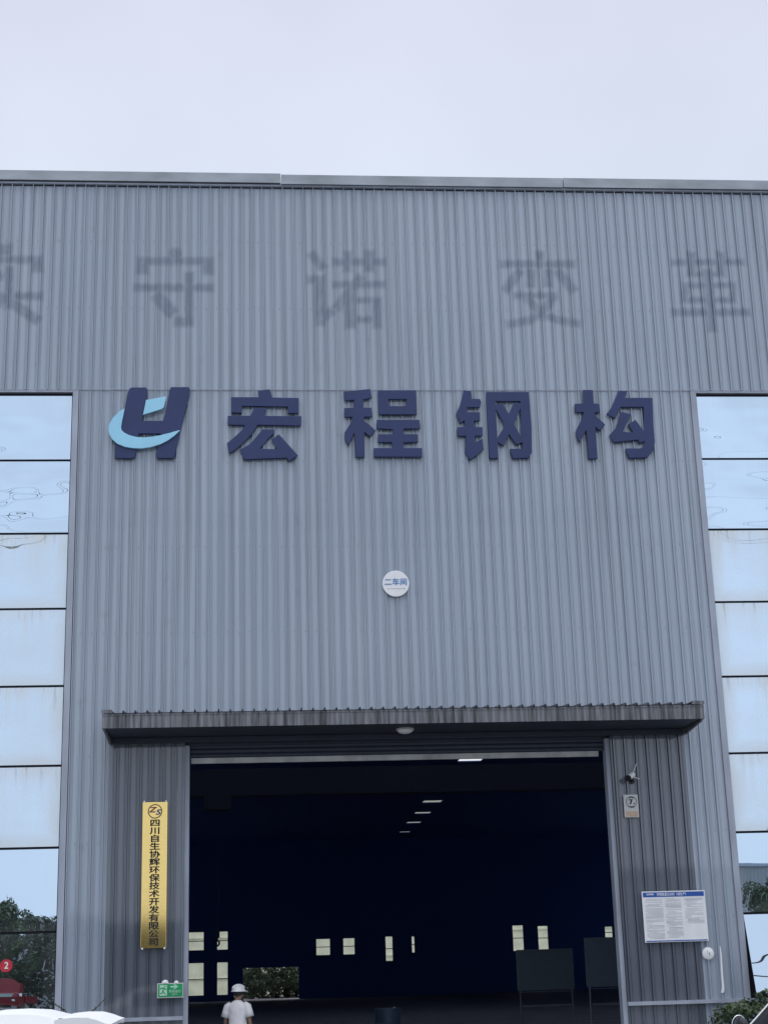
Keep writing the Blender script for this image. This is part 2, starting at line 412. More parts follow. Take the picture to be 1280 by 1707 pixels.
CHARS = {
 '宏': [[[0.098,13.082],[0.336,13.114],[0.387,12.935],[0.918,12.925],[0.913,12.598],[0.693,12.598],[0.695,12.738],[-0.218,12.751],[-0.225,12.604],[-0.435,12.611],[-0.441,12.941],[0.117,12.941]],[[0.024,12.716],[0.267,12.714],[0.227,12.541],[0.969,12.535],[0.953,12.332],[0.088,12.35],[-0.018,12.159],[-0.194,11.979],[-0.351,11.827],[-0.481,11.745],[-0.52,11.965],[-0.363,12.103],[-0.233,12.228],[-0.167,12.346],[-0.509,12.351],[-0.507,12.541],[-0.055,12.546]],[[0.185,12.256],[0.421,12.255],[0.42,12.179],[0.275,12.033],[0.124,11.847],[0.47,11.833],[0.367,12.047],[0.512,12.151],[0.886,11.701],[0.708,11.584],[0.657,11.653],[-0.182,11.62],[-0.266,11.827],[-0.077,11.937],[0.054,12.089]]],
 '程': [[[1.823,13.064],[2.364,13.121],[2.392,12.93],[2.218,12.894],[2.22,12.718],[2.38,12.718],[2.394,12.521],[2.222,12.521],[2.226,12.422],[2.259,12.415],[2.453,12.226],[2.33,12.101],[2.221,12.198],[2.214,11.663],[2.03,11.664],[2.022,12.185],[1.904,11.92],[1.828,12.032],[1.824,12.185],[1.947,12.38],[1.99,12.521],[1.831,12.514],[1.829,12.71],[2.015,12.718],[2.032,12.887],[1.845,12.866]],[[2.516,13.093],[3.298,13.094],[3.294,12.57],[2.522,12.57]],[[2.731,12.902],[3.098,12.902],[3.073,12.754],[2.74,12.753]],[[2.479,12.457],[3.343,12.457],[3.35,12.268],[3.017,12.268],[3.014,12.149],[3.299,12.149],[3.3,11.981],[3.008,11.974],[3.004,11.856],[3.375,11.855],[3.371,11.668],[2.405,11.67],[2.403,11.857],[2.773,11.856],[2.776,11.975],[2.492,11.982],[2.497,12.149],[2.795,12.149],[2.798,12.254],[2.474,12.268]]],
 '钢': [[[4.268,13.096],[4.422,13.082],[4.421,12.911],[4.596,12.907],[4.619,12.833],[4.587,12.726],[4.325,12.726],[4.321,12.62],[4.582,12.62],[4.574,12.436],[4.453,12.436],[4.454,12.302],[4.621,12.302],[4.612,12.112],[4.459,12.113],[4.452,11.972],[4.61,12.056],[4.619,11.818],[4.336,11.596],[4.243,11.749],[4.272,12.113],[4.111,12.106],[4.106,12.302],[4.26,12.309],[4.259,12.443],[4.17,12.38],[4.099,12.606],[4.172,12.747],[4.218,12.889]],[[4.731,13.061],[5.61,13.062],[5.623,12.323],[5.598,11.761],[5.525,11.642],[5.203,11.629],[5.154,11.838],[5.415,11.838],[5.416,11.971],[5.286,11.922],[5.156,12.14],[5.03,11.895],[4.92,11.972],[4.903,11.637],[4.73,11.63],[4.723,12.323]],[[4.917,12.859],[5.423,12.859],[5.421,12.819],[5.279,12.819],[5.173,12.592],[5.037,12.826],[4.913,12.783]],[[4.915,12.677],[5.055,12.394],[5.057,12.295],[4.912,12.077],[4.899,12.084]],[[5.415,12.705],[5.402,12.084],[5.269,12.365]]],
 '构': [[[6.733,13.107],[6.938,13.107],[6.938,12.814],[7.054,12.806],[7.041,12.621],[6.945,12.614],[6.955,12.55],[7.145,12.351],[7.014,12.223],[6.938,12.308],[6.934,11.618],[6.75,11.619],[6.744,12.237],[6.583,11.956],[6.529,12.153],[6.542,12.252],[6.664,12.464],[6.715,12.621],[6.545,12.621],[6.543,12.806],[6.727,12.813]],[[7.47,13.094],[7.655,13.087],[7.596,12.936],[8.164,12.937],[8.142,12.308],[8.144,11.982],[8.095,11.798],[7.961,11.644],[7.581,11.631],[7.529,11.841],[7.827,11.841],[7.912,11.883],[7.941,11.996],[7.822,11.954],[7.8,12.024],[7.287,11.969],[7.21,12.124],[7.357,12.28],[7.423,12.436],[7.499,12.635],[7.699,12.578],[7.597,12.393],[7.494,12.202],[7.717,12.18],[7.622,12.365],[7.779,12.457],[7.93,12.208],[7.964,12.736],[7.492,12.735],[7.358,12.486],[7.188,12.585],[7.324,12.764]]],
}
# strokes of the taken-down lettering whose dirt outline is left on the sheet: x0, z0, x1, z1, half width
GHOST = [[-5.05,16.19,-5.04,16.19,0.13],[-5.81,15.96,-4.37,15.97,0.09],[-4.39,15.95,-4.38,15.79,0.11],[-5.79,15.94,-5.78,15.78,0.11],[-4.93,15.73,-4.9,14.96,0.09],[-5.77,15.15,-4.34,15.16,0.09],[-4.93,15.07,-4.39,14.66,0.11],[-5.02,15.07,-5.68,14.67,0.11],[-5.31,15.73,-5.13,15.6,0.1],[-1.58,16.14,-1.58,16.14,0.13],[-2.28,15.96,-0.89,15.97,0.09],[-2.25,15.93,-2.25,15.78,0.12],[-0.91,15.94,-0.91,15.78,0.12],[-2.33,15.36,-0.88,15.37,0.09],[-1.3,15.62,-1.29,14.62,0.1],[-1.49,14.61,-1.33,14.61,0.11],[-1.9,15.12,-1.69,14.87,0.14],[1.26,16.11,1.42,15.89,0.1],[1.22,15.57,1.4,15.57,0.1],[1.39,15.56,1.38,14.64,0.11],[1.43,14.68,1.58,14.83,0.1],[1.75,15.97,2.68,15.98,0.09],[1.98,16.14,1.97,15.84,0.09],[2.43,16.14,2.42,15.86,0.11],[1.72,15.46,2.67,15.47,0.08],[2.21,15.59,1.76,14.98,0.1],[2.01,15.25,2.0,14.58,0.11],[2.19,15.11,2.53,15.11,0.07],[2.18,14.68,2.51,14.68,0.08],[2.56,15.08,2.55,14.59,0.1],[6.03,16.17,6.03,16.13,0.1],[5.25,15.96,6.69,15.97,0.09],[5.82,15.76,5.8,15.53,0.11],[6.19,15.76,6.17,15.54,0.11],[5.55,15.76,5.29,15.41,0.1],[6.43,15.75,6.66,15.42,0.11],[5.49,15.24,6.27,15.25,0.08],[6.23,15.18,5.99,14.84,0.1],[5.99,14.84,5.71,14.68,0.09],[5.71,14.68,5.32,14.6,0.09],[5.74,15.14,6.02,14.8,0.1],[6.02,14.8,6.35,14.69,0.09],[6.35,14.69,6.72,14.62,0.09],[8.91,16.03,10.35,16.05,0.08],[9.28,16.18,9.25,15.8,0.1],[9.92,16.19,9.89,15.82,0.1],[9.32,15.76,9.93,15.76,0.06],[9.09,15.5,10.11,15.51,0.07],[9.09,15.49,9.06,15.18,0.08],[10.13,15.51,10.1,15.18,0.07],[9.18,15.16,10.07,15.17,0.07],[8.84,14.88,10.35,14.89,0.09],[9.6,15.79,9.59,14.54,0.1]]

# ------------------------------------------------------------------ ground
g = MB(); g.add([(-900,-900,0),(900,-900,0),(900,900,0),(-900,900,0)], [(0,1,2,3)])
tag(g.build('ground', M['concrete']), kind='structure')
g = MB(); g.add([(-13,0.3,0.004),(33,0.3,0.004),(33,102,0.004),(-13,102,0.004)], [(0,1,2,3)])
tag(g.build('floor', M['hallfloor']), kind='structure')

# ------------------------------------------------------------------ factory hall
hall = thing('factory_hall', 'blue-grey corrugated steel factory hall with an open roller door and tall mirrored windows', 'factory', (2.74, 0, 0))
PER, PH = 0.2145, -5.156 - 0.10725
PROF = [(0,0),(.20,0),(.235,-.005),(.285,-.005),(.32,0),(.412,0),(.418,.022),(.452,.022),(.458,0),(.468,-.042),(.532,-.042),(.542,0),(.548,.022),(.582,.022),(.588,0),(.70,0),(.735,-.005),(.785,-.005),(.82,0)]
def prof(x):
    u = ((x - PH) / PER) % 1.0
    P = PROF + [(1.0, 0)]
    for (a, ya), (b, yb) in zip(P, P[1:]):
        if a <= u <= b: return ya + (yb - ya) * (u - a) / (b - a)
    return 0.0
def cols(x0, x1):
    xs = [x0]
    k = math.floor((x0 - PH) / PER)
    while True:
        for u, _ in PROF:
            x = PH + (k + u) * PER
            if x0 + 1e-4 < x < x1 - 1e-4: xs.append(x)
        k += 1
        if PH + k * PER > x1: break
    return xs + [x1]
def ghost(x, z):
    s = 0.0
    for x0, z0, x1, z1, w in GHOST:
        if x < min(x0,x1)-w-.05 or x > max(x0,x1)+w+.05 or z < min(z0,z1)-w-.05 or z > max(z0,z1)+w+.05: continue
        dx, dz = x1 - x0, z1 - z0
        L2 = dx*dx + dz*dz
        t = 0 if L2 < 1e-6 else max(0, min(1, ((x-x0)*dx + (z-z0)*dz) / L2))
        # square-ended strokes
        if L2 > 1e-6:
            L = math.sqrt(L2); al = ((x-x0)*dx + (z-z0)*dz) / L; ac = abs((x-x0)*dz - (z-z0)*dx) / L
            dist = max(ac - w, -al - w, al - L - w)
        else: dist = math.hypot(x-x0, z-z0) - w
        s = max(s, max(0, min(1, 0.5 - dist / 0.095)))
    return s
def sheets(name, x0, x1, zs, y0, m, parent, stain=False, screws=(), deep=1.0, flutter=False):
    xs = cols(x0, x1); b = MB(); nz = len(zs)
    vs = []
    for z in zs:
        for x in xs:
            p_ = prof(x); y = y0 + (p_ * deep if p_ < 0 else p_ * (1.1 if deep > 1.3 else .3))
            if flutter and z == zs[0]: y -= 0.005 * (0.4 + 0.6 * math.sin(x * 9.0) ** 2)      # lower edge of the sheets stands off a little
            vs.append((x, y, z))
    n = len(xs)
    b.add(vs, [(j*n+i, j*n+i+1, (j+1)*n+i+1, (j+1)*n+i) for j in range(nz-1) for i in range(n-1)])
    nst = len(b.v)
    k0 = math.ceil((x0 - PH) / PER); k1 = math.floor((x1 - PH) / PER)
    for z in screws:                                                 # hex-head screws in the pans along each girt
        for k in range(k0, k1 + 1):
            if rng.random() < 0.12: continue
            x = PH + (k + 0.12) * PER
            if x > x1 - 0.02: continue
            b.disc((x, y0 - 0.001, z + rng.uniform(-.008, .008)), (0, -1, 0), 0.009, 0.008, 6, 1)
    o = b.build(name, [m, M['screw']], parent)
    if stain:
        a = o.data.attributes.new('stain', 'FLOAT', 'POINT')
        vals = [0.0] * len(o.data.vertices)
        for i, v in enumerate(vs):
            if 14.0 < v[2] < 17.1: vals[i] = ghost(v[0], v[2])
        a.data.foreach_set('value', vals)
    # recalc may have flipped the open sheet: face it outwards
    me = o.data
    bm = bmesh.new(); bm.from_mesh(me)
    fl = [f for f in bm.faces if f.normal.y > 0.3 and len(f.verts) == 4 and f.index < (nz-1)*(n-1)]
    bmesh.ops.reverse_faces(bm, faces=fl); bm.to_mesh(me); bm.free()
    return o

ZL, ZT = 13.12, 17.70
WL, WR = -3.58, 9.10                 # inner edges of the two tall windows
fine = [ZL + .0, 13.6] + [14.0 + 0.035*i for i in range(89)] + [17.3, ZT]
for xa, xb, zz in ((-20, PH + PER*-4, [ZL, 15, ZT]), (PH + PER*-4, PH + PER*82, fine), (PH + PER*82, 26, [ZL, 15, ZT])):
    sheets('wall_sheet', xa, xb, zz, -0.005, M['clad'], hall, zz is fine, (14.9, 16.4), 1.25, flutter=True)
sheets('wall_sheet', -2.72, 8.26, [6.14, 8, 10, 12, ZL + .02], 0.0, M['clad'], hall, False, (6.6, 8.15, 9.85, 11.6), 1.25)
sheets('wall_sheet', WL + .12, -2.7205, [1.12, 3, 8, ZL + .02], 0.0, M['clad'], hall, False, (2.6, 4.2, 5.8, 8.15, 9.85, 11.6), 1.25)
sheets('wall_sheet', 8.2605, WR - .12, [1.12, 3, 8, ZL + .02], 0.0, M['clad'], hall, False, (2.6, 4.2, 5.8, 8.15, 9.85, 11.6), 1.25)
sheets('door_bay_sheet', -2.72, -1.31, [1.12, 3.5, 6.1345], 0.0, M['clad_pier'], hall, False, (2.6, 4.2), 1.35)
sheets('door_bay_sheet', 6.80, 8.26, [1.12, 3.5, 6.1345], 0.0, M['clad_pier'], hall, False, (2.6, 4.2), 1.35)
sheets('wall_sheet', -20, -10.9, [1.12, 6, ZL + .02], 0.0, M['clad'], hall)
sheets('wall_sheet', 16.5, 26, [1.12, 6, ZL + .02], 0.0, M['clad'], hall)
# low skirting wall below the sheets
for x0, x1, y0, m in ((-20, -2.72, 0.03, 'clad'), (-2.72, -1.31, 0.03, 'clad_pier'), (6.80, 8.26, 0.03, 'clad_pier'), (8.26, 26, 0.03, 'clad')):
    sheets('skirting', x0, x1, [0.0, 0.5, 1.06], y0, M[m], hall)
for x0, x1, y0 in ((-20, -1.31, -.075), (6.80, 26, -.075)):
    b = MB(); b.box(x0, x1, y0, y0 + .15, 1.06, 1.125); b.build('sill_flashing', M['flash'], hall)
# parapet flashing in three lengths on each side of two open joints
for x0, x1, dz in ((-20.05, -5.45, -.01), (-5.44, .597, 0.012), (.61, 6.60, -.012), (6.614, 12.7, -.006), (12.71, 26.05, .0)):
    b = MB()
    b.box(x0, x1, -.115, .35, 17.735 + dz, 17.942 + dz)
    b.box(x0, x1, -.125, -.115, 17.72 + dz, 17.76 + dz)
    b.build('parapet_flashing', M['cap'], hall)
b = MB(); b.box(-20, 26, -.075, .30, 17.675, 17.715); b.build('parapet_trim', M['flash'], hall)
b = MB(); b.box(-20, 26, -.03, .30, 17.717, 17.7335); b.box(-20, 26, -.012, .30, 17.650, 17.673); b.build('parapet_joint', M['gap'], hall)
# bead along the sheet lap
b = MB()
for k in range(int((26 + 20) / PER)):
    x = -20 + k * PER
    if -20 < x < 26: b.box(x + .004, x + PER - .004, -.060, -.052, ZL - .004 + .006*math.sin(k*2.3), ZL + .006 + .006*math.sin(k*2.3))
b.build('lap_bead', M['flash'], hall)

# tall mirrored windows
ZB = [13.06, 11.644, 10.144, 8.644, 7.144, 5.644, 4.144, 2.644, 1.144]
def tall_window(x0, x1, side):
    b = MB()
    b.box(x0, x1, -.045, .04, 13.065, 13.108)                     # head flashing
    j0, j1 = (x1 - .0, x1 + .115) if side < 0 else (x0 - .115, x0)
    b.box(j0, j1, -.048, .04, 1.13, 13.108)                       # jamb flashing beside the door bay
    k0, k1 = (x0 - .115, x0) if side < 0 else (x1, x1 + .115)
    b.box(k0, k1, -.048, .04, 1.13, 13.108)
    w = b.build('window', M['flash'], hall)
    d = MB()
    d.box(x0, x1, .045, .12, 1.13, 13.0648)
    d.build('backing', M['gap'], w)
    nx = 3; cw = (x1 - x0) / nx
    for r in range(8):
        for c in range(nx):
            px0, px1 = x0 + c*cw + .012, x0 + (c+1)*cw - .012
            zt, zb = ZB[r] - .022, ZB[r+1] + .022
            if r == 0: zt = 13.0
            if c == (nx-1 if side < 0 else 0):
                if side < 0: px1 = x1 - .02
                else: px0 = x0 + .02
            p = MB(); mi = 'glassA' if r < 2 else ('glassB' if r < 6 else 'glassC')
            nx_, nz_ = 10, 10
            tilt = math.radians(14.5) if (side > 0 and r == 7 and c == 0) else 0.0
            dx, dz = rng.uniform(-.004, .004), rng.uniform(-.003, .003)
            fr = []; bk = []
            for j in range(nz_+1):
                for i in range(nx_+1):
                    a, t = i/nx_, j/nz_
                    bow = (-.010 if r < 6 else -.0015) * (1 - (2*a-1)**2) * (1 - (2*t-1)**2)
                    x = px0 + a*(px1-px0); h = t*(zt-zb)
                    y = .010 + bow + dx*(a-.5) + dz*(t-.5)
                    hh = zt - zb - h
                    fr.append((x, y - math.sin(tilt)*hh, zt - math.cos(tilt)*hh))
            n1 = nx_+1
            fs = [(j*n1+i, j*n1+i+1, (j+1)*n1+i+1, (j+1)*n1+i) for j in range(nz_) for i in range(nx_)]
            p.add(fr, fs)
            ed = [i for i in range(n1)] + [j*n1+nx_ for j in range(1, nz_+1)] + [nz_*n1+i for i in range(nx_-1, -1, -1)] + [j*n1 for j in range(nz_-1, 0, -1)]
            m_ = len(ed)
            p.add([fr[i] for i in ed] + [(fr[i][0], fr[i][1] + .018, fr[i][2]) for i in ed],
                  [(k, (k+1) % m_, m_ + (k+1) % m_, m_ + k) for k in range(m_)] + [tuple(m_ + k for k in range(m_))])
            o = p.build('pane', M[mi], w)
            for f in o.data.polygons[:nx_*nz_]: f.use_smooth = True
            if tilt: o['label'] = 'bottom pane swung open at its lower edge'
    return w
tall_window(-10.78, WL, -1)
tall_window(WR, 16.38, 1)

# portal behind the sheets: jambs, lintel, roller shutter
b = MB(); b.box(-1.31, -1.225, .045, .30, 0, 5.98); b.build('door_jamb', M['flash'], hall)
b = MB(); b.box(6.715, 6.80, .045, .30, 0, 5.98); b.build('door_jamb', M['flash'], hall)
b = MB(); b.box(-1.31, 6.80, .10, .30, 5.985, 6.12); b.box(-2.70, 8.24, -.090, -.065, 6.02, 6.121); b.build('lintel_and_shade_strip', M['shutter'], hall)  # front strip across the piers: soffit edge and canopy shade put into dark colour
b = MB()
z = 5.76
while z < 5.98:
    b.ring_loft([[(x, .20 + .028*math.cos(a), z + .045 + .0475*math.sin(a)) for a in [2*math.pi*k/10 for k in range(10)]] for x in (-1.22, 6.71)])
    z += .088
sh = b.build('roller_shutter', M['shutter'], hall, True)
b = MB(); b.box(-1.20, 6.60, .165, .235, 5.655, 5.757); b.build('bottom_bar', M['bar'], sh)

# canopy over the door
can = MB()
CX0, CX1, CY = -2.74, 8.33, -1.25
can.box(CX0 + .02, CX1 - .02, CY + .01, -.05, 6.135, 6.155); can.box(-1.309, 6.799, -.0499, .10, 6.1215, 6.1355)
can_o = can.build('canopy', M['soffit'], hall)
f = MB()
f.box(CX0, CX1, CY - .012, CY + .008, 6.13, 6.385)
f.box(CX0, CX1, CY - .020, CY - .0125, 6.355, 6.395)
f.box(CX0, CX0 + .018, CY + .0085, -.036, 6.13, 6.385); f.box(CX1 - .018, CX1, CY + .0085, -.036, 6.13, 6.385)
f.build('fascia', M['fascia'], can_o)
f = MB()
xs = cols(CX0 + .03, CX1 - .03); n = len(xs)
f.add([(x, y, 6.40 + dz - prof(x)*1.15) for y, dz in ((CY - .03, 0), (-.05, .12)) for x in xs], [(i, i+1, n+i+1, n+i) for i in range(n-1)])
f.add([(x, y, 6.40 + dz - prof(x)*1.15 - .004) for y, dz in ((CY - .03, 0), (-.05, .12)) for x in xs], [(i, n+i, n+i+1, i+1) for i in range(n-1)])
f.add([(x, CY - .029, z) for z in (0, 1) for x in xs], [])
for k in range(int((CX1-CX0)/PER) + 2):                            # dark open rib ends above the fascia
    x = PH + (math.ceil((CX0-PH)/PER) + k + 0.0) * PER + PER/2
    if CX0 + .1 < x < CX1 - .1: f.add([(x-.020, CY-.031, 6.396), (x+.020, CY-.031, 6.396), (x+.011, CY-.031, 6.432), (x-.011, CY-.031, 6.432), (x-.020, CY-.026, 6.396), (x+.020, CY-.026, 6.396), (x+.011, CY-.026, 6.432), (x-.011, CY-.026, 6.432)], [(0,1,2,3),(7,6,5,4),(0,4,5,1),(1,5,6,2),(2,6,7,3),(3,7,4,0)], 1)
f.build('roof_sheet', [M['fascia'], M['gap']], can_o)
for x0, x1 in ((CX0 - .012, CX0 + .17), (CX1 - .22, CX1 + .012)):
    f = MB()
    f.box(x0, x1, CY - .034, CY - .0205, 6.40, 6.452); f.box(x0, x1, CY - .034, -.05, 6.452, 6.464)
    f.build('end_flashing', M['fascia'], can_o)
for x in (CX0 + .02, CX1 - .06):                                    # raking bracket at each end, under the soffit
    f = MB()
    f.add([(x, CY+.03, 6.128), (x+.04, CY+.03, 6.128), (x, -.036, 6.128), (x+.04, -.036, 6.128), (x, -.036, 6.02), (x+.04, -.036, 6.02), (x, CY+.03, 6.10), (x+.04, CY+.03, 6.10)],
          [(0,2,3,1),(6,7,5,4),(0,1,7,6),(2,4,5,3),(0,6,4,2),(1,3,5,7)])
    f.build('bracket', M['fascia'], can_o)

# hall behind the front wall
def holed(b, y0, y1, x0, x1, z0, z1, holes):
    xs = sorted({x0, x1, *[h[0] for h in holes], *[h[1] for h in holes]}); zs = sorted({z0, z1, *[h[2] for h in holes], *[h[3] for h in holes]})
    for xa, xb in zip(xs, xs[1:]):
        run = None
        for za, zb in zip(zs, zs[1:]):
            cx, cz = (xa+xb)/2, (za+zb)/2
            solid = not any(h[0] < cx < h[1] and h[2] < cz < h[3] for h in holes)
            if solid: run = (run[0], zb) if run else (za, zb)
            if (not solid or zb == zs[-1]) and run:
                b.box(xa, xb, y0, y1, run[0], run[1]); run = None
b = MB()
b.box(-20, -1.34, .30, .42, 0, 17.7); b.box(6.83, 26, .30, .42, 0, 17.7); b.box(-1.34, 6.83, .30, .42, 5.99, 17.7)
b.box(26, 36, .30, .42, 0, 12.6); 
b.build('inner_wall', M['inside'], hall)
for x in (-20.2, 36):
    b = MB()
    for y0, y1, z0, z1 in ((.42, 52, 0, 12.5), (52, 100, 0, 3), (52, 100, 6.5, 12.5), (100, 102, 0, 12.5)): b.box(x, x + .2, y0, y1, z0, z1)
    sw_ = b.build('side_wall', M['inside'], hall)
    b = MB(); b.box(x + .09, x + .11, 52, 100, 3, 6.5); b.build('added_light_band', M['added_light_sheet'], sw_)  # added translucent band, out of view, to light the rear of the hall
FARW = [(-5.75, -4.15, 3.95, 5.45), (-3.15, -2.22, 3.95, 5.45), (-5.75, -4.15, .45, 3.05), (-3.15, -2.22, .45, 3.05),
        (4.85, 6.05, 3.3, 4.65), (7.05, 8.05, 3.3, 4.65), (10.5, 11.15, 2.7, 4.7), (12.65, 12.95, 3.3, 4.65),
        (21.0, 21.95, 3.2, 5.3), (23.1, 24.0, 3.2, 5.2), (28.7, 29.4, 4.0, 5.0)]
FARD = (-1.05, 3.45, .0, 2.5)
b = MB(); holed(b, 102, 102.25, -20.2, 36.2, 0, 12.6, FARW + [FARD]); b.build('rear_wall', M['inside'], hall)
for x0, x1, z0, z1 in FARW:
    b = MB()
    for r in ((x0, x0+.05, z0, z1), (x1-.05, x1, z0, z1), (x0+.05, x1-.05, z0, z0+.05), (x0+.05, x1-.05, z1-.05, z1), (x0+.05, x1-.05, (z0+z1)/2-.03, (z0+z1)/2+.03)):
        b.box(r[0], r[1], 102.06, 102.13, r[2], r[3])
    w = b.build('rear_window', M['steelwork'], hall)
    b = MB(); b.box(x0+.02, x1-.02, 102.09, 102.10, z0+.02, z1-.02); b.build('pane', M['clear'], w)
SKY = [(c - w/2, c + w/2, y, y + d) for c, w, y, d in ((11.4, 1.28, 51.8, 1.8), (11.47, 1.25, 59.6, 1.6), (11.53, 1.25, 67.1, 1.6), (11.6, 1.25, 72.8, 1.5), (11.73, 1.12, 80.3, 1.3), (11.79, 1.05, 87.5, 1.2), (11.85, .85, 95.6, .9))]
FRONT = [(sx, sx + 1.8) for sx in (-14.5, -8, -1.5, 5, 10.9, 18, 24.5, 30)]
HIDDEN = [(y, y + 4.4) for y in (5.5, 13.0, 20.5, 28.0, 35.5, 43.0)]  # added roof openings, out of view, to bring light into the hall
b = MB()
def roofstrip(y0, y1, holes=()):
    x = -20.2
    for x0, x1 in holes:
        b.box(x, x0, y0, y1, 12.5, 12.6); x = x1
    b.box(x, 36.2, y0, y1, 12.5, 12.6)
y = .42
for y0, y1 in HIDDEN:
    roofstrip(y, y0); roofstrip(y0, y1, FRONT); y = y1
for h in SKY:
    roofstrip(y, h[2]); roofstrip(h[2], h[3], [h[:2]]); y = h[3]
roofstrip(y, 102.25)
SKY = [(x0, x1, y0, y1) for y0, y1 in HIDDEN for x0, x1 in FRONT] + SKY  # added openings first, then the visible skylight row
roof = b.build('roof', M['inside'], hall)
mt, n_, l_, p_ = newmat('skylight_or_added_sheet'); n_.remove(p_)
t_ = n_.new('ShaderNodeBsdfTranslucent'); t_.inputs['Color'].default_value = (.70, .71, .66, 1)
l_.new(t_.outputs[0], n_['Material Output'].inputs['Surface'])
mt2 = mt.copy(); mt2.name = 'skylight_sheet_far'  # darker sheet colour for the skylights deep in the hall
for nd in mt2.node_tree.nodes:
    if nd.type == 'BSDF_TRANSLUCENT': nd.inputs['Color'].default_value = (.25, .25, .22, 1)
for h in SKY:
    b = MB(); b.add([(h[0], h[2], 12.55), (h[1], h[2], 12.55), (h[1], h[3], 12.55), (h[0], h[3], 12.55)], [(0,1,2,3)])
    b.build('skylight_or_added_light', mt2 if h[2] > 70 else mt, roof)

# ------------------------------------------------------------------ raised sign over the door
SG = 'raised emblem and characters of the sign over the door'
lg = thing('sign_emblem', 'dark navy letter H emblem with a pale blue crescent swoosh sweeping round its foot', 'sign', (-2.1, -.06, 12.4), group=SG)
from_curve('letter_panel', LOGO_H, .062, M['navy'], lg, -.100)
from_curve('swoosh', SWOOSH, .040, M['cyan'], lg, -.143)
from_curve('lozenge', LOZENGE, .040, M['cyan'], lg, -.143)
for ch, lab in (('宏', 'first navy character of the sign, 宏, right beside the H emblem'), ('程', 'navy character 程 of the sign, between 宏 and 钢'),
                ('钢', 'navy character 钢 of the sign, between 程 and 构'), ('构', 'last navy character of the sign, 构, nearest the mirrored window')):
    o = from_curve('sign_character', CHARS[ch], .062, M['navy'], None, -.100)
    tag(o, lab, 'sign letter', SG)

# round workshop sign
rs = thing('round_sign', 'round white workshop sign reading 二车间 in the middle of the corrugated wall', 'sign', (2.762, -.05, 9.06))
b = MB(); b.disc((2.762, -.036, 9.06), (0,-1,0), .262, .035, 48); b.disc((2.762, -.0711, 9.06), (0,-1,0), .262, .006, 48, 0, .255)
for k in range(10):
    x = 2.762 - .165 + k*.036; b.box(x, x+.022, -.0795, -.0772, 8.955, 8.955 + .012, 1); b.box(x+.008, x+.013, -.0795, -.0773, 8.945, 8.954, 1) if k % 3 else b.box(x, x+.02, -.0795, -.0773, 8.942, 8.948, 1)
b.build('plate', [M['white'], M['greyink']], rs, True)
text('lettering', '二车间', .150, (2.762, -.080, 9.085), M['blueink'], rs, .004, 1.0, .004, spacing=1.02)


# brass company plaque
pq = thing('company_plaque', 'tall narrow brass plaque with a black company name written downwards, left of the door', 'plaque', (-1.85, .06, 3.6))
PX0, PX1, PZ0, PZ1, PY = -2.075, -1.615, 2.315, 4.93, -.090
b = MB(); b.box(PX0, PX1, PY, PY+.03, PZ0, PZ1); pl = b.build('plate', M['brass'], pq)
bv = pl.modifiers.new('edge', 'BEVEL'); bv.width = .006; bv.segments = 2
for x in (PX0+.03, PX1-.03):
    for zz in (PZ0 - .008, PZ1 + .008):
        b = MB(); b.disc((x, PY+.02, zz), (0,-1,0), .018, .022, 12); b.build('mounting_screw', M['white'], pq)
for i, ch in enumerate('四川自生协辉环保技术开发有限公司'):
    text('character', ch, .142, (-1.842, PY - .0035, 4.535 - i*.1415), M['ink'], pq, .005, 1.38, .0065)
cz = 4.755
b = MB()
for k in range(40):
    a0, a1 = 2*math.pi*k/40, 2*math.pi*(k+1)/40
    b.add([(-1.845 + r*math.cos(a), y, cz + r*math.sin(a)) for y in (PY-.005, PY-.001) for r, a in ((.115,a0),(.132,a0),(.132,a1),(.115,a1))], [(0,1,2,3),(7,6,5,4),(0,4,5,1),(1,5,6,2),(2,6,7,3),(3,7,4,0)])
b.build('emblem_ring', M['ink'], pq)
text('emblem_letter', 'Z', .135, (-1.900, PY - .003, cz+.025), M['zred'], pq, .004, 1.35, .008, .25)
text('emblem_letter', 'S', .135, (-1.795, PY - .003, cz-.020), M['zblue'], pq, .004, 1.35, .008, .25)

# emergency exit fitting
ex = thing('exit_sign', 'green running-man emergency exit sign with two white lamp heads, beside the door jamb', 'exit sign', (-1.535, .04, 1.57))
EX0, EX1, EZ0, EZ1, EY = -1.765, -1.300, 1.445, 1.700, -.120
b = MB(); b.box(EX0, EX1, EY, EY+.06, EZ0, EZ1); b.build('housing', M['offwhite'], ex)
b = MB(); b.box(EX0+.018, EX1-.014, EY-.006, EY-.0005, EZ0+.018, EZ1-.016); b.build('face', M['exitgreen'], ex)
b = MB(); b.box(EX0+.045, EX0+.175, EY-.010, EY-.0062, EZ0+.04, EZ1-.035); b.build('pictogram_panel', M['exitpale'], ex)
b = MB(); px_, pz_ = EX0 + .11, EZ0 + .05
b.disc((px_+.028, EY-.0105, pz_+.148), (0,-1,0), .013, .003, 12)
for a, c in (((.005,.125),(-.006,.075)), ((-.006,.075),(.040,.012)), ((-.006,.075),(-.020,.035)), ((-.020,.035),(-.055,.030)), ((.005,.122),(-.035,.125)), ((-.035,.125),(-.055,.100)), ((.005,.122),(.055,.095))):
    b.tube([(px_+a[0], EY-.011, pz_+a[1]), (px_+c[0], EY-.011, pz_+c[1])], .0095, 6)
b.build('running_figure', M['exitgreen'], ex)
b = MB(); ax_, az_ = EX0 + .235, EZ1 - .065
b.box(ax_, ax_+.10, EY-.010, EY-.0062, az_-.011, az_+.011)
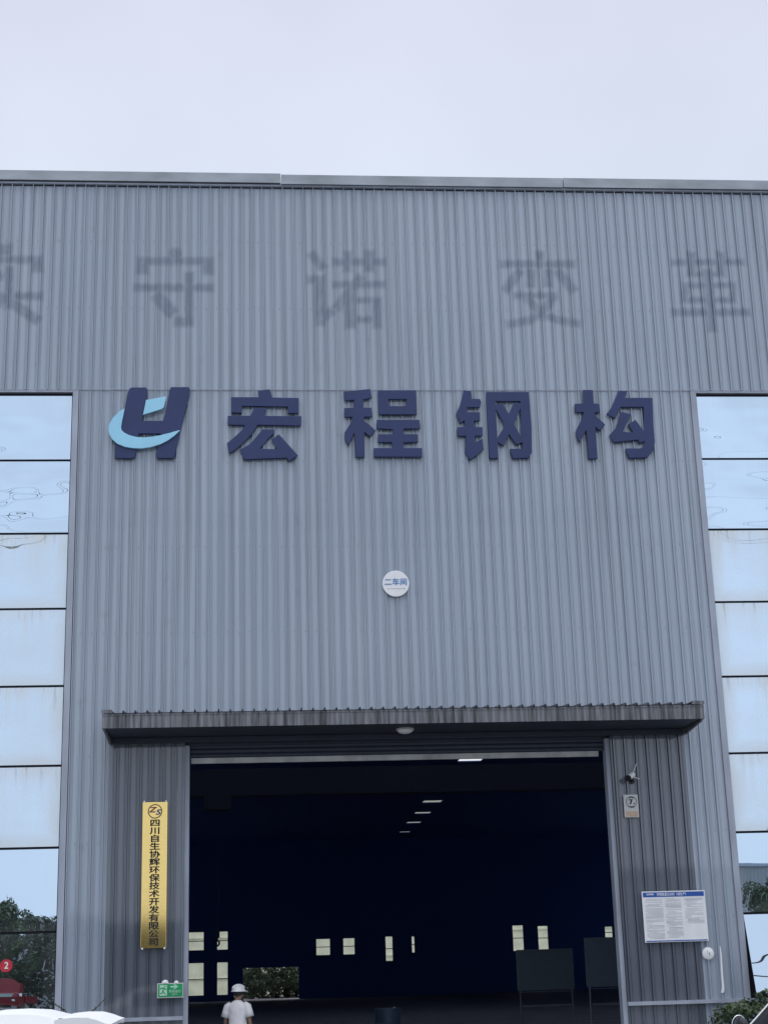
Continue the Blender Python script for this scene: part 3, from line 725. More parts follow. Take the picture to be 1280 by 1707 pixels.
for s_ in (1, -1): b.add([(ax_+.075, y, az_+s_*.042) for y in (EY-.0105, EY-.0065)] + [(ax_+.050, y, az_+s_*.036) for y in (EY-.0105, EY-.0065)] + [(ax_+.115, y, az_) for y in (EY-.0105, EY-.0065)] + [(ax_+.140, y, az_) for y in (EY-.0105, EY-.0065)], [(0,2,4,6),(7,5,3,1),(0,6,7,1),(2,3,5,4),(0,1,3,2),(4,5,7,6)])
b.build('arrow', M['exitpale'], ex)
text('lettering', '安全出口', .052, (EX0+.315, EY-.009, EZ0+.108), M['exitpale'], ex, .004, 1.0, .0012)
text('lettering', 'EXIT', .036, (EX0+.310, EY-.009, EZ0+.058), M['exitpale'], ex, .004, 1.3, .001)
for x, r in ((EX0+.14, .062), (EX0+.34, .042)):
    b = MB(); b.ell((x, EY+.03, EZ1+.0005), r, r*.7, r*.95, 20, 8, 0.0); b.build('lamp_head', M['white'], ex, True)

# security camera, number badge, notice board, small white plate and strip on the other pier
sc_ = thing('security_camera', 'small white bullet camera with two stub aerials high on the dark sheet', 'security camera', (7.14, .05, 5.23))
def aim(p, d): return [Vector(p), Vector(p) + Vector(d)]
c0, dirv = Vector((7.165, -.16, 5.255)), Vector((-.62, -.55, -.42)).normalized()
b = MB(); b.tube([c0 - dirv*.02, c0 + dirv*.005, c0 + dirv*.15, c0 + dirv*.16], [.045, .055, .055, .05], 18); b.build('housing', M['white'], sc_, True)
b = MB(); b.tube([c0 + dirv*.155, c0 + dirv*.20], [.057, .060], 18); b.tube([c0 + dirv*.19, c0 + dirv*.205], [.03, .025], 14, 0); b.build('lens_hood', M['black'], sc_, True)
b = MB(); b.disc((7.17, -.002, 5.14), (0,-1,0), .05, .03, 18); b.tube([(7.17, -.02, 5.14), (7.165, -.06, 5.15), (7.165, -.13, 5.20)], .018, 10); b.build('bracket', M['black'], sc_, True)
b = MB(); b.tube([c0 - dirv*.02 + Vector((.0, .0, .03)), c0 - dirv*.02 + Vector((.075, .01, .19))], .007, 8); b.build('aerial', M['white'], sc_)
b = MB(); b.tube([c0 - dirv*.01 + Vector((.0, -.02, -.05)), c0 - dirv*.01 + Vector((.12, -.02, -.095))], .007, 8); b.build('aerial', M['white'], sc_)

bd = thing('number_badge', 'curved white number plate with a ringed 7, below the camera', 'number sign', (7.10, .04, 4.66))
def curved(b, x0, x1, z0, z1, y0, bow, th, n=12, sk=0.0):
    fr = [[(x0 + (x1-x0)*i/n + sk*(z-z0), y0 + bow*(2*i/n-1)**2 - bow, z) for i in range(n+1)] for z in (z0, z1)]
    for r0, r1 in ((fr[0], fr[1]),):
        V = r0 + r1 + [(p[0], p[1]+th, p[2]) for p in r0] + [(p[0], p[1]+th, p[2]) for p in r1]
        m_ = n+1; F = []
        for i in range(n):
            F += [(i, i+1, m_+i+1, m_+i), (2*m_+i, 3*m_+i, 3*m_+i+1, 2*m_+i+1), (i, 2*m_+i, 2*m_+i+1, i+1), (m_+i, m_+i+1, 3*m_+i+1, 3*m_+i)]
        F += [(0, m_, 3*m_, 2*m_), (n, 2*m_+n, 3*m_+n, m_+n)]
        b.add(V, F)
b = MB(); curved(b, 6.975, 7.255, 4.46, 4.885, -.060, .02, .004); b.build('plate', M['offwhite'], bd, True)
b = MB(); curved(b, 7.0, 7.235, 4.475, 4.57, -.0705, .0141, .003); b.build('label_strip', M['peach'], bd, True)
b = MB()
for k in range(36):
    a0, a1 = 2*math.pi*k/36, 2*math.pi*(k+1)/36
    big = .022 if (abs(math.cos((a0+a1)/2)) < .45) else .007
    b.add([(7.118 + r*math.cos(a), y, 4.745 + r*math.sin(a)) for y in (-.091, -.087) for r, a in ((.105-big,a0),(.105,a0),(.105,a1),(.105-big,a1))], [(0,1,2,3),(7,6,5,4),(0,4,5,1),(1,5,6,2),(2,6,7,3),(3,7,4,0)])
b.build('ring', M['ink'], bd)
text('digit', '7', .125, (7.108, -.089, 4.745), M['ink'], bd, .004, 1.0, .006)
text('digit', '#', .05, (7.170, -.089, 4.718), M['ink'], bd, .004)

nb = thing('notice_board', 'white information board with a blue heading strip and columns of small print', 'notice board', (7.79, .04, 2.62))
NX0, NX1, NZ0, NZ1, NY = 7.185, 8.385, 2.165, 3.085, -.095
b = MB(); b.box(NX0+.02, NX1-.02, NY-.004, NY-.0005, NZ1-.105, NZ1-.02); b.build('heading_strip', M['boardblue'], nb)
b = MB(); b.box(NX0+.02, NX1-.02, NY-.004, NY-.0005, NZ0+.012, NZ0+.030); b.build('foot_strip', M['boardblue'], nb)
text('lettering', '环保信息公示栏（试生产）', .060, (NX0+.575, NY-.006, NZ1-.064), M['white'], nb, .003, .82, .0012)
text('lettering', '宏程钢构', .036, (NX0+.155, NY-.006, NZ1-.058), M['white'], nb, .003, 1.0, .001)
b = MB(); b.box(NX0, NX1, NY, NY+.03, NZ0, NZ1); r2 = random.Random(3)
for x0, x1 in ((NX0+.05, NX0+.385), (NX0+.43, NX0+.735), (NX0+.80, NX0+1.15)):
    z = NZ1 - .145
    while z > NZ0 + (.06 if x0 < NX0+.7 else .33):
        x = x0 + (.04 if r2.random() < .25 else 0); end = x1 if r2.random() < .7 else x0 + (x1-x0)*r2.uniform(.3, .8)
        hh = .008 if r2.random() < .15 else .0055
        while x < end:
            wd = r2.uniform(.012, .05); b.box(x, min(x+wd, end), NY-.0035, NY-.0006, z, z+hh, 1); x += wd + .006
        z -= .0215 if r2.random() > .12 else .036
b.build('panel', [M['white'], M['greyink']], nb)

b = MB(); b.disc((8.365, -.052, 1.945), (0,-1,0), .115, .008, 30); b.disc((8.365, -.0601, 1.945), (0,-1,0), .100, .006, 30, 1, .09)
b.box(8.35, 8.362, -.0672, -.0662, 1.93, 1.99, 2); b.box(8.375, 8.40, -.0672, -.0662, 1.90, 1.96, 2)
tag(b.build('wall_plate', [M['offwhite'], M['white'], M['greyink']], None, True), 'small round white plate fixed below the notice board', 'plate')
b = MB()
pts = [(8.597, 2.075, .008), (8.600, 1.99, .022), (8.603, 1.93, .026), (8.598, 1.80, .028), (8.593, 1.62, .034), (8.590, 1.45, .038), (8.592, 1.36, .042), (8.582, 1.28, .050), (8.565, 1.235, .052)]
V = []
for x, z, w in pts: V += [(x-w/2, -.064, z), (x+w/2, -.066, z), (x+w/2, -.058, z), (x-w/2, -.056, z)]
F = []
for i in range(len(pts)-1):
    for k in range(4): F.append((4*i+k, 4*i+(k+1)%4, 4*i+4+(k+1)%4, 4*i+4+k))
F += [(0,1,2,3), tuple(4*(len(pts)-1)+k for k in (3,2,1,0))]
b.add(V, F)
tag(b.build('plastic_strip', M['white'], None, True), 'peeling white plastic strip hanging on the corrugated wall near the opened pane', 'strip')

lm = thing('canopy_lamp', 'round unlit white ceiling lamp under the door canopy', 'lamp', (2.80, -.60, 6.12))
b = MB(); b.disc((2.80, -.60, 6.1345), (0,0,-1), .165, .03, 36); b.build('base', M['offwhite'], lm, True)
b = MB(); b.ell((2.80, -.60, 6.104), .15, .15, -.065, 28, 8, 0.0); b.build('shade', M['white'], lm, True)

st_ = thing('window_sticker', 'round red sticker with a white 2 on the lowest mirrored pane', 'sticker', (-4.463, -.01, 2.08))
b = MB(); b.disc((-4.463, -.012, 2.08), (0,-1,0), .112, .004, 36); b.build('disc', M['red'], st_)
text('digit', '2', .165, (-4.458, -.019, 2.08), M['white'], st_, .003, .95, .004)

# ------------------------------------------------------------------ planting
def leaves(b, clumps, n, size, seed, flat=0.4):
    q = random.Random(seed); tot = sum(c[3] for c in clumps)
    for (c, r, rz, wgt) in clumps:
        for _ in range(int(n * wgt / tot)):
            while True:
                p = Vector((q.uniform(-1,1), q.uniform(-1,1), q.uniform(-1,1)))
                if 0.25 < p.length < 1: break
            p = p * (0.55 + 0.45 * q.random() ** .5) / max(p.length, .55) * p.length ** .3 if q.random() < .5 else p
            pos = Vector(c) + Vector((p.x*r, p.y*r, p.z*rz))
            s_ = size * q.uniform(.6, 1.35)
            nrm = Vector((q.gauss(0,1), q.gauss(0,1), q.gauss(flat,1))).normalized()
            a = nrm.orthogonal().normalized(); a = (Matrix.Rotation(q.uniform(0, 6.28), 3, nrm) @ a); t = nrm.cross(a)
            b.add([pos - a*s_, pos - t*s_*.42 + nrm*s_*.12, pos + a*s_, pos + t*s_*.42 + nrm*s_*.12], [(0,1,2,3)])

def tree_parts(root, H, spread, seed, leaf, n=5200, size=.17, trunk=.13):
    q = random.Random(seed); clumps = []; t = MB()
    base = [(0,0,0), (.06*q.uniform(-1,1), .05, H*.22), (q.uniform(-.2,.2), q.uniform(-.2,.2), H*.5), (q.uniform(-.3,.3), 0, H*.82)]
    t.tube(base, [trunk, trunk*.8, trunk*.5, trunk*.15], 9)
    for k in range(11):
        a = k*2.4 + q.uniform(-.4,.4); hz = H*(.22 + .62*k/11); L = spread*(1.0 - .55*abs(k/11-.35))*q.uniform(.7,1.05)
        p0 = Vector((0,0,hz*.92)); p1 = Vector((math.cos(a)*L*.5, math.sin(a)*L*.5, hz+.1*H*.5)); p2 = Vector((math.cos(a)*L, math.sin(a)*L, hz+.12*H))
        t.tube([p0, p1, p2], [trunk*.38, trunk*.25, trunk*.07], 6)
        clumps.append((p2, spread*q.uniform(.30,.48), H*q.uniform(.075,.125), 1.0))
        clumps.append((p1, spread*q.uniform(.30,.45), H*q.uniform(.07,.11), .8))
    clumps.append(((0,0,H*.9), spread*.38, H*.11, .9)); clumps.append(((.2,0,H*.98), spread*.16, H*.06, .15))
    c = MB(); leaves(c, clumps, n, size, seed)
    tr = t.build('trunk', M['bark'], root, True, local=True)
    cr = c.build('crown', M[leaf], root, local=True)

protos = []
TG = 'trees lining the far side of the yard'
spots = [(-30,-60,6.4), (-25.5,-63,7.2), (-21,-59,5.6), (-17.2,-62,6.6), (-13.6,-59.5,6.9), (-10.4,-62.5,6.2), (-6,-60,5.6), (-1.2,-62,5.0), (3.8,-60,6.3), (8.6,-62.5,5.4), (13.5,-60,6.5), (18.5,-62,5.2), (23.2,-60.5,5.8), (28.7,-58,6.6), (36.5,-61.5,5.2)]
kinds = [('bushy dark green tree of the row across the yard', 'leaf2'), ('loose mid green tree of the row across the yard', 'leaf'), ('broad dark green tree of the row across the yard', 'leaf2')]
for i, (x, y, h) in enumerate(spots):
    k = i % 3
    if i < 3:
        r = thing('tree', kinds[k][0], 'tree', (x, y, 0), 0, TG)
        tree_parts(r, (6.4, 7.2, 5.6)[k], (2.6, 2.3, 3.1)[k], 11 + k*7, kinds[k][1]); protos.append((r, (6.4, 7.2, 5.6)[k]))
    else:
        dup(protos[k][0], (x, y, 0), i*1.3, .88 * h / protos[k][1])
hg = MB(); cl = [((-34 + i*1.6, -65 + .4*math.sin(i*1.7), 1.2 + .3*math.sin(i*2.1)), 1.5, 1.4, 1) for i in range(48)]
leaves(hg, cl, 15000, .2, 5)
tag(hg.build('hedge', M['leaf2']), 'dense dark green hedge behind the row of yard trees', 'hedge')
shed = thing('warehouse', 'long low pale grey warehouse beyond the hedge', 'warehouse', (24, -86, 0))
b = MB(); b.box(2, 70, -96, -84, 0, 8.2)
for k in range(226): b.box(2.1 + k*.3, 2.2 + k*.3, -84.0005, -83.95, .2, 8.0)
b.build('wall', M['palegrey'], shed)
b = MB(); b.box(1.6, 70.4, -96.4, -83.5, 8.2, 8.5); b.build('roof', M['flash'], shed)
w2 = thing('boundary_wall', 'pale ribbed metal boundary wall seen between the trees on the left', 'wall', (-20, -70, 0))
b = MB(); b.box(-60, 2, -70.2, -70, 0, 5.2)
for k in range(150): b.box(-59.8 + k*.4, -59.65 + k*.4, -70.0005, -69.94, .1, 5.1)
b.build('sheet', M['palegrey'], w2)

# overhead lines behind the photographer
def pole(x, y, h, lab):
    r = thing('utility_pole', lab, 'utility pole', (x, y, 0))
    b = MB(); b.tube([(0,0,0), (0,0,h)], [.24, .15], 12); b.build('shaft', M['concrete'], r, True, local=True)
    b = MB(); b.box(-.06, .06, -.9, .9, h-.7, h-.58); b.build('crossarm', M['steel'], r, local=True)
    return r
pole(-34, -36, 23.5, 'concrete utility pole on the left of the yard behind the photographer'); pole(40, -36, 23.5, 'concrete utility pole on the right of the yard behind the photographer')
for i, (dy, dz) in enumerate(((-.8, 0), (.8, 0))):
    b = MB(); b.tube([(-34 + 74*t, -36 + dy, 22.9 - 2.0*(1-(2*t-1)**2)) for t in [k/40 for k in range(41)]], .028, 6)
    tag(b.build('power_cable', M['black']), ('overhead cable on the side of the poles away from the factory', 'overhead cable on the factory side of the poles')[i], 'cable')

# plants against the wall
q = random.Random(21)
sh = thing('shrub', 'low pale green shrub at the foot of the wall below the opened pane', 'shrub', (9.15, -.75, 0))
t = MB()
for k in range(9):
    a = k*.7; t.tube([(.05*math.cos(a), .05*math.sin(a), 0), (.3*math.cos(a), .2*math.sin(a), .55), (.75*math.cos(a), .36*math.sin(a), .95)], [.016, .011, .005], 6)
t.build('stem', M['bark'], sh, local=True)
c = MB(); cl = [((q.uniform(-.95, .95), q.uniform(-.36, .25), .82 + q.uniform(-.25, .16)), .30, .17, 1) for k in range(17)] + [((q.uniform(-.7,.7), q.uniform(-.3,.3), .45), .4, .3, 1) for k in range(8)] + [((-.35, 0, 1.0), .26, .14, .8), ((.05, 0, 1.16), .24, .12, .8), ((.45, 0, 1.22), .30, .12, .8), ((.95, 0, 1.15), .25, .14, .8)]
leaves(c, cl, 2600, .062, 31, .8)
c.build('foliage', M['leaf3'], sh, local=True)
sh = thing('shrub', 'dark leafless-looking shrub with two long sprigs beside the white car roof', 'shrub', (-3.05, -.65, 0))
t = MB(); c = MB()
tips = [((-.05,0,.9), (.22,0,1.28), (.42, 0, 1.47)), ((0,0,.9), (-.28,0,1.30), (-.45,0,1.40)), ((0,.1,.6), (.1,.1,1.0), (.02,.1,1.2))]
for p in tips:
    t.tube([(0,0,0), p[0], p[1], p[2]], [.02, .016, .010, .004], 6)
    for s_ in range(34):
        u = s_/33; A, B = (Vector(p[0]), Vector(p[1])) if u < .5 else (Vector(p[1]), Vector(p[2])); pos = A.lerp(B, (u*2) % 1.0 if u < 1 else 1)
        d = Vector((q.gauss(0,1), q.gauss(0,.7), q.gauss(.3,1))).normalized()*.045*(1.25-u*.7); w = d.cross(Vector((q.gauss(0,1), 1, q.gauss(0,1)))).normalized()*.013
        c.add([pos, pos + d*.5 + w, pos + d, pos + d*.5 - w], [(0,1,2,3)])
leaves(c, [((0,0,.75), .45, .3, 1)], 700, .05, 8)
t.build('stem', M['bark'], sh, local=True); c.build('foliage', M['leaf2'], sh, local=True)

# ------------------------------------------------------------------ vehicles
def paint(name, col, rough=.22): 
    m = mat(name, col, rough, 0.0, .03, 1.0, coat=.6); return m
M['carwhite'] = mat('car_paint_white', (.90, .91, .91), .45, 0, .02, spec=.3); M['carblack'] = mat('car_paint_black', (.010, .010, .016), .25, 0, .03, spec=.3)
M['truckred'] = mat('truck_paint_red', (.14, .006, .012), .5, 0, .1, spec=.2); M['carglass'] = mat('tinted_glass', (.012, .016, .02), .06, 0, .02, spec=.15)
M['darkglass'] = mat('dark_windscreen', (.010, .010, .016), .35, 0, .02, spec=.08); M['windscreen'] = mat('pale_windscreen', (.12, .17, .16), .05, 0, .05); M['tyre'] = mat('rubber', (.02,.02,.02), .85); M['chrome'] = mat('bright_trim', (.75,.76,.78), .25, .9, .05)
M['tail'] = mat('red_lens', (.35,.01,.01), .15); M['head'] = mat('clear_lens', (.6,.62,.64), .1)
def cr(p0, p1, p2, p3, t):
    return .5*((2*p1) + (-p0+p2)*t + (2*p0-5*p1+4*p2-p3)*t*t + (-p0+3*p1-3*p2+p3)*t**3)
def car_body(root, st, paintm, sub=4):
    """st: stations front (-x) to rear of (x, z sill, z belt, z roof, half width at belt, half width at roof)"""
    pts = []
    n = len(st)
    for i in range(n-1):
        for k in range(sub):
            t = k/sub; pts.append(tuple(cr(st[max(i-1,0)][j], st[i][j], st[i+1][j], st[min(i+2,n-1)][j], t) if j else st[i][0] + (st[i+1][0]-st[i][0])*t for j in range(6)))
    pts.append(st[-1])
    rings = []
    for x, zs, zb, zr, hb, hr in pts:
        zr = max(zr, zb + .02); s = zb - zs
        half = [(0, zs), (hb*.80, zs), (hb*.95, zs+.05), (hb*.995, zs+s*.35), (hb*1.0, zs+s*.65), (hb*.985, zb-.02), (hb*.965, zb+.01), (hb*.93+(hr-hb*.93)*.45, zb+(zr-zb)*.47), (hr*1.02, zr-(zr-zb)*.26), (hr*.93, zr-(zr-zb)*.05), (hr*.70, zr-.012), (hr*.35, zr-.002), (0, zr)]
        rings.append([(x, y, z) for y, z in half] + [(x, -y, z) for y, z in reversed(half[1:-1])])
    return pts, rings
def strip(b, rings, i0, i1, k0, k1, off=0.0):
    """faces of the loft between stations i0..i1 and ring points k0..k1, pushed out by off"""
    n = len(rings[0]); idx = {}
    cen = Vector((0,0,0))
    for i in range(i0, i1+1):
        for k in range(k0, k1+1):
            p = Vector(rings[i][k % n]); a = Vector(rings[i][(k+1) % n]) - Vector(rings[i][(k-1) % n]); c = Vector(rings[min(i+1, len(rings)-1)][k % n]) - Vector(rings[max(i-1,0)][k % n])
            nr = c.cross(a); nr = nr.normalized() if nr.length > 1e-8 else Vector((0,0,1))
            if nr.dot(p - Vector((p.x, 0, .8))) < 0: nr = -nr
            idx[i,k] = len(b.v); b.v.append(tuple(p + nr*off))
    for i in range(i0, i1):
        for k in range(k0, k1): b.f.append((idx[i,k], idx[i+1,k], idx[i+1,k+1], idx[i,k+1])); b.m.append(0)
def wheel(root, x, y, r):
    b = MB(); b.ring_loft([[(x + rr*math.cos(a), y + yy, r + rr*math.sin(a)) for a in [2*math.pi*k/28 for k in range(28)]] for yy, rr in ((-.1, r*.9), (-.085, r), (.085, r), (.1, r*.9))])
    w = b.build('wheel', M['tyre'], root, True, local=True)
    b = MB(); s = 1 if y > 0 else -1
    b.disc((x, y + s*.101, r), (0, s, 0), r*.62, .012, 24)
    for k in range(5):
        a = k*2*math.pi/5; b.box(x-.02, x+.02, min(y+s*.114, y+s*.125), max(y+s*.114, y+s*.125), r-.02, r+.02)
    b.build('rim', M['steel'], w, local=True)
def make_car(name, label, cat, loc, st, pm, wins, wheels, L):
    r = thing(name, label, cat, loc)
    pts, rings = car_body(r, st, pm)
    b = MB(); b.ring_loft(rings); body = b.build('body', M[pm], r, True, local=True)
    for nm, i0, i1, k0, k1, gm in wins:
        b = MB(); strip(b, rings, i0, i1, k0, k1, .006); b.build(nm, M[gm], r, True, local=True)
    for x, y, rad in wheels: wheel(r, x, y, rad)
    return r, rings

# white hatchback in front of the wall: only its roof end and tail spoiler rise into the picture
S = [(-2.20,.32,.66,.72,.70,.55), (-2.05,.24,.84,.92,.84,.66), (-1.25,.22,.98,1.08,.90,.70), (-.45,.22,1.02,1.535,.91,.62), (.30,.22,1.03,1.592,.91,.64), (1.05,.22,1.04,1.580,.91,.63), (1.66,.24,1.05,1.532,.89,.61), (2.02,.30,1.02,1.12,.84,.66), (2.18,.36,.80,.86,.74,.58)]
wc, rg = make_car('white_car', 'white hatchback parked in front of the mirrored window, its roof end and tail spoiler showing', 'car', (-3.01, -17.6, 0), S, 'carwhite',
    [('windscreen', 9, 12, 9, 15, 'carglass'), ('side_window', 12, 23, 6, 8, 'carglass'), ('side_window', 12, 23, 16, 18, 'carglass'), ('rear_window', 25, 27, 9, 15, 'carglass')],
    [(-1.35, .80, .32), (-1.35, -.80, .32), (1.35, .80, .32), (1.35, -.80, .32)], 4.4)
b = MB(); strip(b, rg, 13, 21, 10, 14, .012); b.build('sunroof', M['carglass'], wc, True, local=True)
b = MB()
sec = [(1.675,1.505,1.534), (1.70,1.505,1.541), (1.80,1.495,1.549), (1.90,1.487,1.546), (1.965,1.480,1.528), (2.02,1.474,1.506), (2.055,1.476,1.496)]
b.ring_loft([[(x + .10*((abs(u)/.6)**3)*0 - .05*(abs(u)/.62)**2, u, zl + (zh-zl)*w_ - .030*(abs(u)/.62)**2) for w_, us in ((0, [-.6,-.3,0,.3,.6]), (1, [.6,.3,0,-.3,-.6])) for u in us] for x, zl, zh in sec])
b.build('spoiler', M['carwhite'], wc, True, local=True)
b = MB(); b.box(1.655, 1.685, -.58, .58, 1.478, 1.518); b.build('tailgate_seam', M['gap'], wc, local=True)
for s_ in (1, -1):
    b = MB(); b.box(2.02, 2.14, s_*.72-.1, s_*.72+.1, .86, 1.0); b.build('tail_light', M['tail'], wc, local=True)
    b = MB(); b.box(-2.14, -1.95, s_*.62-.13, s_*.62+.13, .70, .80); b.build('headlight', M['head'], wc, local=True)
    b = MB(); b.ell((-.72, s_*.99, 1.08), .07, .11, .07, 12, 8); b.build('mirror', M['carwhite'], wc, True, local=True)

# black people carrier on the right: windscreen pillar and mirror in the corner of the picture
S = [(-2.35,.34,.74,.82,.74,.58), (-2.2,.26,.95,1.02,.88,.70), (-1.30,.24,1.08,1.14,.93,.76), (-.98,.24,1.10,1.18,.94,.74), (-.42,.24,1.12,1.66,.94,.70), (.30,.24,1.13,1.76,.94,.72), (1.3,.24,1.14,1.76,.94,.72), (2.05,.26,1.14,1.68,.92,.70), (2.32,.32,1.0,1.06,.84,.68), (2.40,.38,.8,.86,.78,.6)]
bc, rg = make_car('black_car', 'black people carrier at the right edge with a bright windscreen pillar line', 'car', (3.92, -19.95, 0), S, 'carblack',
    [('windscreen', 13, 16, 9, 15, 'darkglass'), ('side_window', 15, 28, 6, 8, 'carglass'), ('side_window', 15, 28, 16, 18, 'carglass'), ('rear_window', 29, 31, 9, 15, 'carglass')],
    [(-1.5, .84, .34), (-1.5, -.84, .34), (1.45, .84, .34), (1.45, -.84, .34)], 4.8)
for k in (9, 15):
    b = MB(); b.tube([Vector(rg[i][k]) + Vector((-.008, .012*(1 if k < 12 else -1), .012)) for i in range(12, 19)], .007, 8); b.build('pillar_trim', M['chrome'], bc, True, local=True)
for s_ in (1, -1):
    b = MB(); b.ell((-.715, s_*1.04, 1.345), .045, .12, .065, 16, 10); b.tube([(-.70, s_*.90, 1.26), (-.715, s_*1.0, 1.33)], .025, 8); mr_ = b.build('mirror', M['carblack'], bc, True, local=True)
    b = MB(); b.tube([(-.715 + .049*math.cos(a), s_*1.06, 1.345 + .070*math.sin(a)) for a in [R_(20 + 12*k) for k in range(13)]], .005, 6); b.build('mirror_trim', M['chrome'], mr_, True, local=True)
    b = MB(); b.box(-2.30, -2.1, s_*.64-.15, s_*.64+.15, .78, .90); b.build('headlight', M['head'], bc, local=True)
    b = MB(); b.box(2.26, 2.38, s_*.74-.09, s_*.74+.09, .85, 1.05); b.build('tail_light', M['tail'], bc, local=True)

# small red truck across the yard, seen in the mirrored pane
tk = thing('red_truck', 'small dark red truck parked across the yard, reflected in the lowest mirrored pane', 'truck', (-12.2, -53, 0), R_(8))
b = MB(); rr = []
for y, z0, z1, hw in ((.95,.45,.95,.78), (.98,.4,1.0,.82), (.72,.4,1.36,.80), (.55,.4,1.42,.78), (-.5,.4,1.44,.78), (-.55,.4,1.42,.77)):
    rr.append([(-hw, y, z0), (hw, y, z0), (hw, y, z1-.1), (hw*.94, y, z1), (-hw*.94, y, z1), (-hw, y, z1-.1)])
b.ring_loft(rr); b.build('cab', M['truckred'], tk, local=True)
b = MB(); b.add([(-.76, .42, 1.43), (.76, .42, 1.43), (.70, .05, 1.98), (-.70, .05, 1.98), (-.76, -.5, 1.44), (.76, -.5, 1.44), (.70, -.5, 1.98), (-.70, -.5, 1.98)], [(0,1,2,3),(5,4,7,6),(1,5,6,2),(4,0,3,7),(3,2,6,7),(4,5,1,0)]); b.build('roof_fairing', M['truckred'], tk, local=True)
b = MB(); b.add([(-.50,.965,1.03),(.50,.965,1.03),(.56,.74,1.34),(-.56,.74,1.34),(-.50,.94,1.03),(.50,.94,1.03),(.56,.71,1.34),(-.56,.71,1.34)], [(0,1,2,3),(7,6,5,4),(0,4,5,1),(1,5,6,2),(2,6,7,3),(3,7,4,0)]); b.build('windscreen', M['windscreen'], tk, local=True)
for s_ in (1, -1):
    b = MB(); b.disc((s_*.6, .985, .72), (0,1,0), .09, .02, 16); b.build('headlight', M['head'], tk, local=True)
    b = MB(); b.box(s_*.96-.07, s_*.96+.07, .72, .76, 1.1, 1.34); b.tube([(s_*.78, .7, 1.3), (s_*.95, .74, 1.32)], .015, 6); b.build('mirror', M['white'], tk, local=True)
b = MB(); b.box(-.84, .84, -3.2, -.6, .62, .70)
for r_ in ((-.84,-.80,-3.2,-.6), (.80,.84,-3.2,-.6), (-.80,.80,-3.2,-3.16), (-.80,.80,-.64,-.6)): b.box(*r_, .70, 1.1)
b.build('cargo_bed', M['truckred'], tk, local=True)
for x in (-.7, .7):
    for y in (.3, -2.4):
        b = MB(); b.ring_loft([[(x + xx, y + rr_*math.cos(a), .3 + rr_*math.sin(a)) for a in [2*math.pi*k/24 for k in range(24)]] for xx, rr_ in ((-.09,.27), (-.08,.30), (.08,.30), (.09,.27))]); b.build('wheel', M['tyre'], tk, True, local=True)

# ------------------------------------------------------------------ inside the hall
def notice_stand(label, cx, y, w, z0, z1):
    r = thing('board_stand', label, 'board', (cx, y, 0), 0, 'dark boards on stands inside the hall')
    b = MB(); b.box(-w/2, w/2, -.02, .02, z0, z1); bo = b.build('board', M['board'], r, local=True)
    b = MB()
    for q_ in ((-w/2-.02, w/2+.02, z1+.0005, z1+.03), (-w/2-.02, w/2+.02, z0-.03, z0-.0005), (-w/2-.025, -w/2-.0005, z0, z1), (w/2+.0005, w/2+.025, z0, z1)): b.box(q_[0], q_[1], -.028, .028, q_[2], q_[3])
    b.build('frame', M['stand'], r, local=True)
    for s_ in (-1, 1):
        b = MB(); b.tube([(s_*(w/2-.04), 0, z0-.03), (s_*(w/2-.02), 0, .05)], .02, 8); b.box(s_*(w/2-.02)-.03, s_*(w/2-.02)+.03, -.3, .3, .005, .045); b.build('leg', M['stand'], r, local=True)
    b = MB(); b.box(-w/2+.08, w/2-.08, -.015, .015, z0-.42, z0-.38); b.box(-w/2+.05, w/2+.05, -.08, .06, z0-.075, z0-.0605); b.build('rail', M['stand'], r, local=True)
M['board'] = mat('dark_board', (.11, .15, .185), .5, 0, .08); M['stand'] = mat('stand_metal', (.16, .18, .20), .45, .3)
notice_stand('dark grey board on a stand, the wider one further inside the door', 7.09, 10, 1.36, 1.29, 2.19)
notice_stand('dark grey board on a stand, half hidden by the door jamb', 7.92, 6, 1.22, 1.37, 2.36)
dr = thing('oil_drum', 'dull blue steel drum just inside the door', 'drum', (3.02, 8, 0))
b = MB(); b.ring_loft([[(r*math.cos(a), r*math.sin(a), z) for a in [2*math.pi*k/32 for k in range(32)]] for z, r in ((0,.29), (.02,.30), (.32,.29), (.335,.302), (.35,.29), (.64,.29), (.655,.302), (.67,.29), (.97,.30), (.99,.30))]); b.build('body', mat('drum_blue', (.06,.10,.16), .45), dr, True, local=True)
b = MB(); b.disc((.15, 0, .9905), (0,0,1), .04, .02, 16); b.build('bung', M['steel'], dr, local=True)
cr_ = thing('overhead_crane', 'dark overhead crane girder across the hall with a hanging hook', 'crane', (0, 30, 8.3))
b = MB(); b.box(-13, 33, -.35, .35, 0, 1.0); b.build('girder', M['steelwork'], cr_, local=True)
b = MB(); b.box(-1.9, -.9, -.5, .5, -.5, -.002); b.build('hoist', M['steelwork'], cr_, local=True)
b = MB(); b.tube([(-1.46, 0, -.5), (-1.46, 0, -4.85)], .012, 6); b.tube([(-1.36, 0, -.5), (-1.36, 0, -4.85)], .012, 6); b.build('rope', M['steelwork'], cr_, local=True)
b = MB(); b.box(-1.50, -1.32, -.08, .08, -5.12, -4.85); b.tube([(-1.41 , 0, -5.12), (-1.41, 0, -5.2)] + [(-1.41 + .10*math.sin(a) - .02, 0, -5.30 + .10*math.cos(a)) for a in [R_(20 + 24*k) for k in range(11)]], [.035]*2 + [.035]*9 + [.02]*2, 8); b.build('hook_block', M['steelwork'], cr_, True, local=True)

